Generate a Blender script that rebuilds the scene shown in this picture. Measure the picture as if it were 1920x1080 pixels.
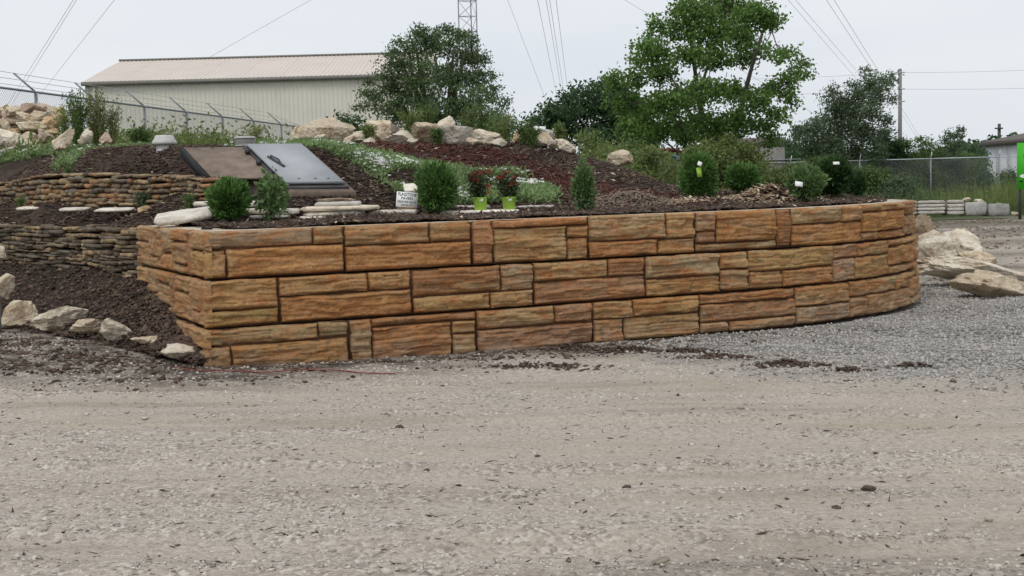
import bpy, math, random
import numpy as np
R = math.radians
scene = bpy.context.scene
for o in list(bpy.data.objects): bpy.data.objects.remove(o)

# ------------------------------------------------------------------ camera
F, PIT, ROL, EYE = 2479.3, 0.0781, 0.0264, 1.51      # focal length in px of a 1920 frame
cam = bpy.data.cameras.new('camera'); camo = bpy.data.objects.new('camera', cam)
scene.collection.objects.link(camo); scene.camera = camo
cam.sensor_width = 36; cam.lens = 36 * F / 1920; cam.clip_start = .1; cam.clip_end = 3000
from mathutils import Matrix, Vector
camo.matrix_world = Matrix.Translation((0, 0, EYE)) @ Matrix.Rotation(R(90) - PIT, 4, 'X') @ Matrix.Rotation(-ROL, 4, 'Z')
scene.render.resolution_x, scene.render.resolution_y = 1024, 576

# ------------------------------------------------------------------ sky, sun, exposure
SUN_EL, SUN_AZ = R(56), R(205)
world = bpy.data.worlds.new('World'); scene.world = world; world.use_nodes = True
wn = world.node_tree.nodes; wl = world.node_tree.links; wn.clear()
sky = wn.new('ShaderNodeTexSky'); sky.sky_type = 'NISHITA'; sky.sun_disc = False
sky.sun_elevation = SUN_EL; sky.sun_rotation = SUN_AZ; sky.dust_density = 4; sky.air_density = 1.2
hs = wn.new('ShaderNodeHueSaturation'); hs.inputs['Saturation'].default_value = .18
tc = wn.new('ShaderNodeTexCoord'); mp = wn.new('ShaderNodeMapping'); mp.inputs['Scale'].default_value = (1.5, 1.5, 5)
nz = wn.new('ShaderNodeTexNoise'); nz.inputs['Scale'].default_value = 1.6; nz.inputs['Detail'].default_value = 5
cr = wn.new('ShaderNodeValToRGB'); cr.color_ramp.elements[0].position = .3; cr.color_ramp.elements[1].position = .75
cr.color_ramp.elements[0].color = (6.7, 7.2, 7.85, 1); cr.color_ramp.elements[1].color = (8.2, 8.45, 8.7, 1)
mx = wn.new('ShaderNodeMixRGB'); mx.inputs[0].default_value = .86          # a closed cloud deck over the sky
bg = wn.new('ShaderNodeBackground'); bg.inputs['Strength'].default_value = .115
wo = wn.new('ShaderNodeOutputWorld')
wl.new(tc.outputs['Generated'], mp.inputs['Vector']); wl.new(mp.outputs[0], nz.inputs['Vector']); wl.new(nz.outputs[0], cr.inputs[0])
wl.new(sky.outputs[0], hs.inputs['Color']); wl.new(hs.outputs[0], mx.inputs[1]); wl.new(cr.outputs[0], mx.inputs[2])
wl.new(mx.outputs[0], bg.inputs['Color']); wl.new(bg.outputs[0], wo.inputs['Surface'])
sl = bpy.data.lights.new('sun', 'SUN'); sl.energy = 1.1; sl.angle = R(25); sl.color = (1, .96, .9)
so = bpy.data.objects.new('sun', sl); scene.collection.objects.link(so)
sd = Vector((math.sin(SUN_AZ) * math.cos(SUN_EL), math.cos(SUN_AZ) * math.cos(SUN_EL), math.sin(SUN_EL)))
so.rotation_euler = sd.to_track_quat('Z', 'Y').to_euler()
vs = scene.view_settings; vs.view_transform = 'Standard'; vs.look = 'None'; vs.exposure = 0.0; vs.gamma = 1

# ------------------------------------------------------------------ helpers
col = scene.collection
rng = np.random.default_rng(7)

def P(px, py, D):
    """world point seen at a pixel of the 1920x1080 photo, at forward distance D"""
    c, s = math.cos(ROL), math.sin(ROL)
    x = (px - 960) * c - (py - 540) * s; y = (px - 960) * s + (py - 540) * c
    d = np.array([x / F, math.cos(PIT) - y / F * math.sin(PIT), -math.sin(PIT) - y / F * math.cos(PIT)])
    return d * (D / d[1]) + np.array([0, 0, EYE])
def m_per_px(D): return D / F

def hsh(i, j, k, seed):
    n = (i * 374761393 + j * 668265263 + k * 2147483647 + seed * 974711) & 0xffffffff
    n = ((n ^ (n >> 13)) * 1274126177) & 0xffffffff
    n = ((n ^ (n >> 16)) * 2246822519) & 0xffffffff
    return ((n ^ (n >> 15)) & 0xffffff) / float(0xffffff)
def vn(x, y, z=0., seed=0):
    """value noise 0..1"""
    x, y, z = np.broadcast_arrays(np.asarray(x, float), np.asarray(y, float), np.asarray(z, float))
    i, j, k = np.floor(x).astype(np.int64), np.floor(y).astype(np.int64), np.floor(z).astype(np.int64)
    u, v, w = x - i, y - j, z - k
    u, v, w = u * u * (3 - 2 * u), v * v * (3 - 2 * v), w * w * (3 - 2 * w)
    r = 0
    for a in (0, 1):
        for b in (0, 1):
            for c in (0, 1):
                r = r + hsh(i + a, j + b, k + c, seed) * (u if a else 1 - u) * (v if b else 1 - v) * (w if c else 1 - w)
    return r
def fbm(x, y, z=0., seed=0, oct=4):
    r = 0; a = .5; f = 1.
    for o in range(oct):
        r = r + a * vn(np.asarray(x) * f, np.asarray(y) * f, np.asarray(z) * f, seed + o * 17); a *= .5; f *= 2.03
    return r / (1 - .5 ** oct)
def sstep(a, b, x):
    t = np.clip((np.asarray(x, float) - a) / (b - a), 0, 1); return t * t * (3 - 2 * t)

def rawmesh(name, V, Fc):
    """fast mesh from vertex array and face array (all faces the same size) or list of face arrays"""
    V = np.asarray(V, np.float32); fl = Fc if isinstance(Fc, list) and isinstance(Fc[0], np.ndarray) else [Fc]
    fl = [np.asarray(f, np.int32) for f in fl if len(f)]
    me = bpy.data.meshes.new(name)
    me.vertices.add(len(V)); me.vertices.foreach_set('co', V.ravel())
    loops = np.concatenate([f.ravel() for f in fl]); sizes = np.concatenate([np.full(len(f), f.shape[1], np.int32) for f in fl])
    me.loops.add(len(loops)); me.loops.foreach_set('vertex_index', loops)
    me.polygons.add(len(sizes))
    st = np.concatenate([[0], np.cumsum(sizes)[:-1]]).astype(np.int32)
    me.polygons.foreach_set('loop_start', st)
    me.update(calc_edges=True)
    return me
def smooth(me, v=True): me.polygons.foreach_set('use_smooth', np.full(len(me.polygons), v))
def attr(me, name, arr):
    a = np.asarray(arr, np.float32)
    if a.ndim == 1: at = me.attributes.new(name, 'FLOAT', 'POINT'); at.data.foreach_set('value', a)
    else: at = me.attributes.new(name, 'FLOAT_VECTOR', 'POINT'); at.data.foreach_set('vector', a.ravel())

def tag(o, label=None, cat=None, group=None, kind=None):
    if label: o['label'] = label
    if cat: o['category'] = cat
    if group: o['group'] = group
    if kind: o['kind'] = kind
    return o
def empty(name, loc, label=None, cat=None, group=None):
    o = bpy.data.objects.new(name, None); o.location = loc; o.empty_display_size = .1; col.objects.link(o)
    return tag(o, label, cat, group)
WL = {}
def mk(name, V, Fc, mat, parent=None, sm=False, attrs=None, origin=None, color=None):
    """one mesh object; vertices in world space, origin moved to the base centre"""
    V = np.asarray(V, float)
    if origin is None: origin = np.array([(V[:, 0].min() + V[:, 0].max()) / 2, (V[:, 1].min() + V[:, 1].max()) / 2, V[:, 2].min()])
    me = rawmesh(name, V - origin, Fc)
    if sm: smooth(me)
    for k, v in (attrs or {}).items(): attr(me, k, v)
    for m in (mat if isinstance(mat, list) else [mat]): me.materials.append(m)
    o = bpy.data.objects.new(name, me); col.objects.link(o)
    wp = np.array(origin, float); WL[o.name] = wp
    if parent is not None:
        o.parent = parent; pw = WL.get(parent.name, np.array(parent.location)); o.location = wp - pw
    else: o.location = wp
    if color is not None: o.color = (*color, 1)
    return o

class G:
    """collects geometry of one mesh"""
    def __init__(s): s.v = []; s.q = []; s.t = []; s.n = 0
    def add(s, V, Q=None, T=None):
        V = np.asarray(V, float)
        if Q is not None and len(Q): s.q.append(np.asarray(Q) + s.n)
        if T is not None and len(T): s.t.append(np.asarray(T) + s.n)
        s.v.append(V); s.n += len(V); return s
    def box(s, c, size, ax=None):
        h = np.array(size) / 2; u = np.array([[x, y, z] for x in (-1, 1) for y in (-1, 1) for z in (-1, 1)]) * h
        if ax is not None: u = u @ np.asarray(ax)
        return s.add(u + np.asarray(c), [[0, 1, 3, 2], [4, 6, 7, 5], [0, 4, 5, 1], [2, 3, 7, 6], [0, 2, 6, 4], [1, 5, 7, 3]])
    def tube(s, pts, rad, n=6, cap=True):
        pts = np.asarray(pts, float); rad = np.broadcast_to(rad, len(pts)); m = len(pts)
        tg = np.gradient(pts, axis=0); tg /= np.linalg.norm(tg, axis=1)[:, None] + 1e-9
        up = np.array([0, 0, 1.]) if abs(tg[0][2]) < .9 else np.array([1., 0, 0])
        a = np.cross(tg, up); a /= np.linalg.norm(a, axis=1)[:, None] + 1e-9; b = np.cross(tg, a)
        th = np.arange(n) * 2 * np.pi / n
        V = pts[:, None] + rad[:, None, None] * (np.cos(th)[None, :, None] * a[:, None] + np.sin(th)[None, :, None] * b[:, None])
        i = np.arange(m - 1)[:, None] * n; j = np.arange(n)[None]; k = (np.arange(n)[None] + 1) % n
        Q = np.stack([i + j, i + k, i + n + k, i + n + j], -1).reshape(-1, 4)
        T = []
        if cap:
            for q in range(1, n - 1): T += [[0, q + 1, q], [(m - 1) * n, (m - 1) * n + q, (m - 1) * n + q + 1]]
        return s.add(V.reshape(-1, 3), Q, T)
    def lathe(s, c, prof, n=20):
        prof = np.asarray(prof, float); th = np.arange(n) * 2 * np.pi / n; m = len(prof)
        V = np.stack([prof[:, 0][:, None] * np.cos(th), prof[:, 0][:, None] * np.sin(th), np.repeat(prof[:, 1][:, None], n, 1)], -1).reshape(-1, 3)
        i = np.arange(m - 1)[:, None] * n; j = np.arange(n)[None]; k = (j + 1) % n
        return s.add(V + np.asarray(c), np.stack([i + j, i + k, i + n + k, i + n + j], -1).reshape(-1, 4))
    def out(s): return np.concatenate(s.v), [np.concatenate(s.q) if s.q else np.zeros((0, 4), int), np.concatenate(s.t) if s.t else np.zeros((0, 3), int)]
    def mk(s, name, mat, parent=None, **k):
        V, f = s.out(); return mk(name, V, f, mat, parent, **k)

# ------------------------------------------------------------------ materials
class NT:
    def __init__(s, name):
        s.m = bpy.data.materials.new(name); s.m.use_nodes = True; s.t = s.m.node_tree; s.t.nodes.clear()
        s.out = s.n('OutputMaterial'); s.b = s.n('BsdfPrincipled'); s.l(s.b.outputs[0], s.out.inputs[0]); s.b.inputs['Specular IOR Level'].default_value = .25
    def n(s, k, **kw):
        x = s.t.nodes.new('ShaderNode' + k)
        for a, v in kw.items(): setattr(x, a, v)
        return x
    def l(s, a, b): s.t.links.new(a, b)
    def pos(s, scale=(1, 1, 1), at=None):
        if at: g = s.n('Attribute', attribute_name=at); o = g.outputs['Vector']
        else: o = s.n('NewGeometry').outputs['Position']
        m = s.n('Mapping'); m.inputs['Scale'].default_value = scale; s.l(o, m.inputs['Vector']); return m.outputs[0]
    def noise(s, vec, scale, detail=5, rough=.6, dist=0):
        x = s.n('TexNoise'); x.inputs['Scale'].default_value = scale; x.inputs['Detail'].default_value = detail
        x.inputs['Roughness'].default_value = rough; x.inputs['Distortion'].default_value = dist; s.l(vec, x.inputs['Vector']); return x.outputs['Fac']
    def voro(s, vec, scale, feature='F1', out='Distance'):
        x = s.n('TexVoronoi', feature=feature); x.inputs['Scale'].default_value = scale; s.l(vec, x.inputs['Vector']); return x.outputs[out]
    def ramp(s, f, stops):
        r = s.n('ValToRGB'); e = r.color_ramp.elements
        while len(e) < len(stops): e.new(.5)
        for a, (p, c) in zip(e, stops): a.position = p; a.color = (*c, 1) if len(c) == 3 else c
        s.l(f, r.inputs[0]); return r.outputs[0]
    def fr(s, f, a, b): return s.ramp(f, [(a, (0, 0, 0)), (b, (1, 1, 1))])
    def mix(s, f, a, b, mode='MIX'):
        x = s.n('MixRGB', blend_type=mode)
        for i, v in ((0, f), (1, a), (2, b)):
            if hasattr(v, 'is_linked'): s.l(v, x.inputs[i])
            elif i == 0: x.inputs[0].default_value = v
            else: x.inputs[i].default_value = (*v, 1)
        return x.outputs[0]
    def math(s, op, a, b=0.):
        x = s.n('Math', operation=op)
        for i, v in ((0, a), (1, b)):
            if hasattr(v, 'is_linked'): s.l(v, x.inputs[i])
            else: x.inputs[i].default_value = v
        return x.outputs[0]
    def fac(s, name): return s.n('Attribute', attribute_name=name).outputs['Fac']
    def bump(s, h, dist=.01, strength=.6):
        x = s.n('Bump'); x.inputs['Distance'].default_value = dist; x.inputs['Strength'].default_value = strength
        s.l(h, x.inputs['Height']); s.l(x.outputs[0], s.b.inputs['Normal'])
    def fin(s, c, rough=.9):
        if hasattr(c, 'is_linked'): s.l(c, s.b.inputs['Base Color'])
        else: s.b.inputs['Base Color'].default_value = (*c, 1)
        s.b.inputs['Roughness'].default_value = rough; return s.m
    def hv(s, c, amt=.3, island=False):
        """vary brightness per object or per island"""
        r = s.n('NewGeometry').outputs['Random Per Island'] if island else s.n('ObjectInfo').outputs['Random']
        x = s.n('MapRange'); x.inputs['To Min'].default_value = 1 - amt; x.inputs['To Max'].default_value = 1 + amt; s.l(r, x.inputs['Value'])
        h = s.n('HueSaturation'); s.l(x.outputs[0], h.inputs['Value'])
        if hasattr(c, 'is_linked'): s.l(c, h.inputs['Color'])
        else: h.inputs['Color'].default_value = (*c, 1)
        return h.outputs[0]

def plain(name, c, rough=.7, var=.12, scale=9, metal=0, bump=.002):
    t = NT(name); f = t.noise(t.pos(), scale, 6)
    a = [x * (1 - var) for x in c]; b = [min(1, x * (1 + var)) for x in c]
    t.b.inputs['Metallic'].default_value = metal; t.bump(f, bump, .5)
    return t.fin(t.ramp(f, [(.3, a), (.7, b)]), rough)

def wallstone_mat():
    t = NT('stained_cast_stone'); v = t.pos((3.0, 6, 7.5), 'uvw'); v2 = t.pos((1, 1, 1), 'uvw')
    oc = t.n('ObjectInfo').outputs['Color']
    n1 = t.noise(v, 1.1, 7, .68, 1.2); n2 = t.noise(t.pos((1.6, 3, 4), 'uvw'), 1.3, 6, .65, .8); n3 = t.noise(v2, 38, 4)
    c = t.mix(t.math('MULTIPLY', t.fr(n1, .45, .62), .9), oc, (.33, .135, .046))                   # rust stain
    c = t.mix(t.math('MULTIPLY', t.fr(n2, .52, .68), .5), c, (.34, .27, .165))                         # greyer streaks
    c = t.mix(t.math('MULTIPLY', t.fr(t.noise(t.pos((5, 3, 9), 'uvw'), 1.9, 7, .75, 1.4), .55, .66), .6), c, (.13, .07, .035))
    c = t.mix(.45, c, t.ramp(n3, [(.3, (.3, .3, .3)), (.7, (.75, .75, .75))]), 'OVERLAY')
    sp = t.n('SeparateXYZ'); t.l(t.n('NewGeometry').outputs['Position'], sp.inputs[0])
    low = t.ramp(sp.outputs['Z'], [(.03, (1, 1, 1)), (.30, (0, 0, 0))]); c = t.mix(t.math('MULTIPLY', t.math('MULTIPLY', low, t.fr(t.noise(t.pos(), 7, 6, .7), .38, .62)), .45), c, (.33, .28, .22))   # dust splashed up from the yard
    c = t.mix(t.math('MULTIPLY', t.fr(t.noise(t.pos(), 2.3, 7, .75), .54, .72), .22), c, (.40, .335, .24))                 # pale lime bloom
    h = t.math('ADD', t.math('MULTIPLY', t.noise(t.pos((7, 10, 20), 'uvw'), 1.6, 7, .72, .5), 1.), t.math('ADD', t.math('MULTIPLY', n3, .35), t.math('MULTIPLY', t.fr(t.voro(v2, 42), .0, .28), .5)))
    t.bump(h, .014, .65); return t.fin(c, .8)
M = {}
M['wallstone'] = wallstone_mat()
def rock_mat(name, c1, c2, c3, sc=4, tint=False, bd=.03):
    t = NT(name); p = t.pos(); n1 = t.noise(p, sc, 8, .65, .4); n2 = t.noise(p, sc * 6, 6, .7)
    c = t.ramp(n1, [(.32, c1), (.5, c2), (.68, c3)])
    c = t.mix(.5, c, t.ramp(n2, [(.3, (.25, .25, .25)), (.7, (.78, .78, .78))]), 'OVERLAY')
    if tint: c = t.mix(1., c, t.n('ObjectInfo').outputs['Color'], 'MULTIPLY')
    c = t.hv(c, .15)
    t.bump(t.math('ADD', t.noise(p, sc * 3, 8, .7), t.math('MULTIPLY', t.voro(p, sc * 4), .4)), bd, .8)
    return t.fin(c, .92)
M['limestone'] = rock_mat('limestone', (.33, .26, .19), (.56, .51, .43), (.70, .67, .61), 5, True, .05)
M['slate'] = rock_mat('brown_slate', (.10, .085, .065), (.20, .16, .115), (.30, .25, .18), 7, True, .012)
M['flag'] = rock_mat('pale_flagstone', (.42, .39, .35), (.60, .57, .52), (.70, .68, .64), 6, True, .008)
M['concblock'] = rock_mat('grey_cast_block', (.30, .29, .28), (.40, .39, .37), (.47, .46, .44), 3, True, .01)
def body_mat():
    t = NT('rust_stained_joint'); n = t.noise(t.pos(), 14, 5)
    return t.fin(t.ramp(n, [(.3, (.05, .027, .016)), (.7, (.13, .062, .03))]), .95)
M['joint'] = body_mat()
M['captop'] = plain('dusty_block_top', (.50, .43, .33), .95, .25, 12)
def soil_mat():
    t = NT('mulch_and_soil'); p = t.pos()
    n1 = t.noise(p, 26, 7, .75); n2 = t.noise(p, 3, 5); v = t.voro(t.pos((1, .6, 1)), 55, out='Color')
    dark = t.ramp(n1, [(.3, (.018, .012, .010)), (.55, (.055, .036, .028)), (.78, (.14, .10, .078))])
    red = t.ramp(n1, [(.3, (.025, .010, .009)), (.55, (.085, .030, .024)), (.8, (.19, .085, .065))])
    tan = t.ramp(n1, [(.3, (.07, .05, .038)), (.55, (.15, .11, .082)), (.8, (.25, .20, .155))])
    c = t.mix(t.math('MULTIPLY', t.fac('red'), t.fr(n2, .35, .6)), dark, red)
    c = t.mix(t.fac('tan'), c, tan)
    c = t.mix(t.fac('grass'), c, t.ramp(n1, [(.3, (.02, .032, .012)), (.7, (.075, .10, .04))]))
    c = t.mix(.35, c, v, 'OVERLAY')
    t.bump(t.math('ADD', n1, t.math('MULTIPLY', t.voro(p, 40), .6)), .05, 1.); return t.fin(c, 1.)
M['soil'] = soil_mat()
def yard_mat():
    t = NT('gravel_yard'); p = t.pos(); ps = t.pos((.35, 1.3, 1))
    n1 = t.noise(p, 34, 6, .7); n2 = t.noise(ps, 1.1, 6, .6); cell = t.voro(p, 48, out='Color'); cd = t.voro(p, 48); cell2 = t.voro(p, 95, out='Color')
    bw = t.n('RGBToBW'); t.l(cell, bw.inputs[0]); bw2 = t.n('RGBToBW'); t.l(cell2, bw2.inputs[0])
    dirt = t.ramp(n1, [(.26, (.17, .138, .108)), (.45, (.39, .34, .283)), (.75, (.57, .505, .425))])
    dirt = t.mix(t.math('MULTIPLY', t.fr(n2, .42, .66), .55), dirt, (.45, .385, .31))
    dirt = t.mix(t.math('MULTIPLY', t.fr(t.noise(t.pos((.22, 1.9, 1)), 1.3, 7, .68), .50, .68), .55), dirt, (.235, .19, .148))
    peb = t.ramp(bw.outputs[0], [(.15, (.16, .137, .115)), (.45, (.37, .325, .28)), (.8, (.62, .57, .505))])
    grey = t.ramp(bw2.outputs[0], [(.15, (.10, .094, .087)), (.5, (.28, .265, .247)), (.85, (.50, .48, .45))])
    gm = t.math('MULTIPLY', t.fac('gravel'), t.fr(t.noise(p, 6, 6, .75), .38, .66))
    c = t.mix(gm, dirt, peb); c = t.mix(t.fac('grey'), c, grey)
    mud = t.ramp(n1, [(.3, (.03, .023, .019)), (.55, (.085, .068, .055)), (.8, (.20, .17, .14))])
    c = t.mix(t.math('MULTIPLY', t.fac('mud'), t.fr(t.noise(t.pos((.75, 1.2, 1)), 5, 6, .75), .30, .56)), c, mud)
    c = t.mix(t.fac('grass'), c, t.ramp(n1, [(.3, (.035, .05, .018)), (.7, (.12, .15, .06))]))
    t.bump(t.math('ADD', n1, t.math('MULTIPLY', cd, -1.2)), .016, .65); return t.fin(c, .97)
M['yard'] = yard_mat()
def leaf_mat(name, c1, c2, tr=.35, rough=.5):
    t = NT(name); r = t.n('NewGeometry').outputs['Random Per Island']
    mid = [(a + b) / 2 for a, b in zip(c1, c2)]
    c = t.ramp(r, [(0, c1), (.5, mid), (1, c2)]); c = t.mix(t.fr(t.noise(t.pos(), .9, 3), .4, .62), c, [x * 1.35 for x in mid])
    t.fin(c, rough); tl = t.n('BsdfTranslucent'); t.l(c, tl.inputs[0]); ms = t.n('MixShader'); ms.inputs[0].default_value = tr
    t.l(t.b.outputs[0], ms.inputs[1]); t.l(tl.outputs[0], ms.inputs[2]); t.l(ms.outputs[0], t.out.inputs[0]); return t.m
M['leaf_elm'] = leaf_mat('elm_leaf', (.055, .10, .038), (.14, .195, .08))
M['leaf_big'] = leaf_mat('broad_leaf', (.06, .13, .028), (.155, .255, .06))
M['leaf_dark'] = leaf_mat('dark_leaf', (.03, .07, .028), (.08, .135, .055))
M['leaf_wind'] = leaf_mat('windblown_leaf', (.05, .09, .04), (.15, .19, .11))
M['leaf_shrub'] = leaf_mat('shrub_leaf', (.06, .11, .03), (.15, .21, .07))
M['leaf_weed'] = leaf_mat('weed_leaf', (.10, .15, .04), (.23, .27, .10))
M['leaf_globe'] = leaf_mat('globe_foliage', (.035, .095, .022), (.15, .27, .07), .28)
M['leaf_globe2'] = leaf_mat('dark_globe_foliage', (.02, .055, .018), (.07, .13, .04), .2)
M['leaf_lite'] = leaf_mat('light_shrub_foliage', (.07, .13, .045), (.16, .24, .09), .3)
M['leaf_cover'] = leaf_mat('groundcover_leaf', (.12, .19, .065), (.28, .37, .17), .3)
M['leaf_rose'] = leaf_mat('rose_leaf', (.025, .045, .018), (.08, .10, .04), .2)
M['petal_w'] = leaf_mat('white_petal', (.75, .74, .72), (.88, .88, .86), .3)
M['petal_r'] = leaf_mat('red_petal', (.18, .032, .02), (.36, .08, .05), .25)
M['straw'] = leaf_mat('dry_straw', (.25, .21, .10), (.42, .36, .2), .3)
def bark(name, a, b):
    t = NT(name); n = t.noise(t.pos((9, 9, 2)), 3, 6, .7); t.bump(n, .03, .8); return t.fin(t.ramp(n, [(.3, a), (.7, b)]), .95)
M['bark'] = bark('bark', (.035, .03, .025), (.12, .105, .09))
M['pole'] = bark('weathered_pole', (.17, .16, .15), (.30, .285, .27))
M['galv'] = plain('galvanised_steel', (.25, .26, .275), .5, .15, 20, .3)
M['rail'] = plain('bright_galvanised_rail', (.55, .56, .58), .5, .1, 20, .3)
M['wire'] = plain('grey_wire', (.46, .47, .48), .5, .1, 5)
M['doorsteel'] = plain('grey_painted_steel', (.36, .38, .40), .45, .08, 5)
M['darksteel'] = plain('dark_steel', (.07, .07, .075), .5, .2, 20)
M['concrete'] = plain('brown_stained_concrete', (.215, .165, .13), .9, .28, 7, 0, .006)
M['vent'] = plain('painted_vent_metal', (.50, .49, .47), .5, .12, 14)
M['ventdark'] = plain('vent_louvre_metal', (.27, .255, .24), .6, .15, 30)
M['siding'] = plain('beige_metal_siding', (.72, .69, .595), .55, .05, .6)
M['roof'] = plain('pinkish_metal_roof', (.62, .545, .49), .55, .05, .5)
M['trim'] = plain('eave_trim', (.22, .21, .19), .6, .1, 2)
M['cream'] = plain('cream_trim', (.52, .46, .36), .6, .06, 2)
M['potgreen'] = plain('lime_green_plastic', (.30, .50, .06), .42, .06, 12)
M['white'] = plain('white_card', (.80, .80, .80), .6, .04, 12)
M['black'] = plain('black_ink', (.015, .015, .015), .6, .1, 20)
M['blackplastic'] = plain('black_membrane', (.018, .018, .018), .7, .2, 30)
M['greybuild'] = plain('grey_block_building', (.27, .255, .235), .9, .12, 1.5)
M['whitewall'] = plain('white_metal_wall', (.72, .73, .76), .6, .04, 1)
M['brownroof'] = plain('grey_brown_roof_edge', (.16, .14, .12), .8, .15, 3)
M['signgreen'] = plain('bright_green_sign', (.07, .46, .03), .45, .05, 5)
M['rustring'] = plain('dark_red_painted_steel', (.13, .03, .025), .7, .25, 12)
M['bluering'] = plain('blue_painted_steel', (.12, .17, .30), .6, .15, 12)
M['redcord'] = plain('red_cord', (.22, .05, .04), .6, .15, 30)
M['chip'] = leaf_mat('bark_chip', (.016, .011, .009), (.15, .105, .08), .0, .95)
M['chipred'] = leaf_mat('red_bark_chip', (.035, .012, .010), (.15, .055, .042), .0, .95)
M['soilbit'] = leaf_mat('dry_soil_crumb', (.09, .066, .05), (.23, .178, .138), .0, 1.)
M['chiptan'] = leaf_mat('fresh_wood_chip', (.24, .15, .09), (.74, .60, .44), .0, .9)
M['stonegrit'] = leaf_mat('gravel_stone', (.19, .165, .14), (.60, .555, .49), .0, .95)
M['stonegrey'] = leaf_mat('crushed_grey_stone', (.115, .107, .098), (.50, .475, .44), .0, .95)
M['wood'] = bark('grey_wood', (.22, .18, .14), (.42, .36, .29))
M['clod'] = plain('dry_dirt_clod', (.085, .068, .055), 1., .4, 60)
M['core'] = plain('earth_fill', (.028, .021, .017), 1., .3, 20)

# ------------------------------------------------------------------ wall path (fitted to the photograph)
CX, CY, CA, S1, CK, HB, TOP = -2.5374, 10.9665, .454, 5.3646, .1784, .4064, EYE - .3222
LB = 1.2187; BAT = .026; SMAX = LB * 11
_s = np.linspace(-1, 16, 3401); _h = CA + CK * np.maximum(0, _s - S1) + .10 * np.maximum(0, _s - 8.4)
_x = np.concatenate([[0], np.cumsum(np.cos((_h[1:] + _h[:-1]) / 2) * (_s[1] - _s[0]))]); _y = np.concatenate([[0], np.cumsum(np.sin((_h[1:] + _h[:-1]) / 2) * (_s[1] - _s[0]))])
_x += CX - np.interp(0, _s, _x); _y += CY - np.interp(0, _s, _y)
def front(s, n):
    """point on the front wall line at run s, n metres outward"""
    h = np.interp(s, _s, _h); return np.interp(s, _s, _x) + n * np.sin(h), np.interp(s, _s, _y) - n * np.cos(h)
def left(l, n):
    return CX - math.sin(CA) * np.asarray(l) - n * math.cos(CA), CY + math.cos(CA) * np.asarray(l) - n * math.sin(CA)

# ------------------------------------------------------------------ terrain
ctrl = []
LEDGE = np.array([[-3.80, 13.72], list(P(130, 424, 15.0)[:2]), list(P(0, 423, 16.4)[:2]), [-9.3, 18.4], [-14, 20.2]])
def cp(px, py, D): ctrl.append(P(px, py, D))
for a in [(900,398,14.4),(640,402,14),(430,412,12.9),(520,412,13.2),(760,402,14),(1100,393,14.4),(1200,392,14.6),(700,402,13.6),
          (545,366,14.55),(650,362,14.6),(700,350,15),(440,345,15.0),(470,281,15.6),(590,281,15.7),(360,281,15.6),(250,281,16.8),(180,283,17.6),(310,282,16.2),
          (640,268,18.6),(700,267,19),(780,268,19.5),(850,268,19.6),(930,268,19.6),(1000,272,19.5),(1080,290,19),(1130,303,18.5),(1180,318,18),(1230,340,17.6),(1290,364,17),
          (900,330,17),(1000,330,17),(1000,300,18.2),(1100,350,16.2),(1180,352,16.6),(760,330,16.3),(700,300,17.2),(820,300,17.8),(1150,386,14.9),(1000,370,15.3),(900,365,15.6),(800,370,15.2),
          (1310,368,16),(1400,372,16.2),(1500,374,15.8),(1600,370,16.4),(1660,372,16.8),(1450,352,17.2),(1300,380,14.8),(1450,384,15),(1560,378,15.4),
          (0,302,21),(60,294,20.8),(120,288,20.2),(60,281,21.6),(0,286,22),(150,273,20.8),(-80,302,22.5),(0,318,20.2),(60,316,18.9),(110,305,18.6),
          (400,380,14.25),(300,381,15.1),(200,382,15.9),(70,384,17.1),(0,386,18.5),(-60,387,19.6),(400,331,14.8),(300,326,15.7),(200,323,16.5),(90,325,17.8),(20,335,19.0),
          (60,394,16.6),(150,397,15.6),(260,399,14.6),(340,414,12.9),(130,424,14.9),(0,423,16.5),(250,427,13.9),(-100,424,18)]: cp(*a)
for a in [(470,285,16.1),(400,285,16.1),(540,284,16.1),(309,284,16.7),(1290,372,18.6),(1240,352,18.4),(470,279,17.2),(410,280,17.2),(540,274,17.4),(570,266,18.6),(250,279,18.4),(180,279,19.2),(330,283,17.4),(1190,362,15.6),(1165,372,15.4),(1225,370,15.5)]: cp(*a)
for a, b in zip(LEDGE[:-1], LEDGE[1:]):
    for q in (0, .33, .66): c_ = a + (b - a) * q; ctrl.append(np.array([c_[0] + .05, c_[1] + .2, 1.165]))
for s in np.arange(.3, 9.6, .8):
    x, y = front(s, -.45); ctrl.append(np.array([x, y, TOP + .025]))
for s in (10.6, 11.8, 13): x, y = front(s, -.4); ctrl.append(np.array([x, y, TOP + .02]))
for l in (.4, 1.4, 2.4): x, y = left(l, -.4); ctrl.append(np.array([x, y, TOP + .02]))
for x, y, z in [(-4.6,20.5,2.08),(-3,21,2.08),(-6,20.6,2.1),(-1.5,23,2.0),(0,23,1.85),(1.5,22,1.5),(3,21,1.1),(4.2,19.5,.9),(-4,23,2.1),(-1,30,1.75),(2,28,.9),(4,26,.3),(6,30,-.25),(9,26,-.4),(8,40,-.4),(5,34,0.),(2,40,.8),(-5,40,1.7),(-12,40,1.7),(-25,40,1.7),
                (-1,60,1.6),(5,60,.2),(10,60,-.4),(-12,70,1.7),(-30,70,1.7),(-30,110,1.7),(-10,110,1.7),(0,110,1.2),(12,110,-.4),(20,110,-.4),(20,60,-.5),(-60,60,1.7),(-60,110,1.7),(-12,24,2.2),(-20,28,2.),(-14,20,1.7),
                (0,140,1),(-30,140,1.7),(30,140,-.5),(-60,30,1.7)]: ctrl.append(np.array([x, y, z]))
ctrl = np.array(ctrl)
def kern(r): return np.sqrt(r * r + .02)
_A = kern(np.linalg.norm(ctrl[:, None, :2] - ctrl[None, :, :2], axis=2)); _n = len(ctrl)
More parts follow.
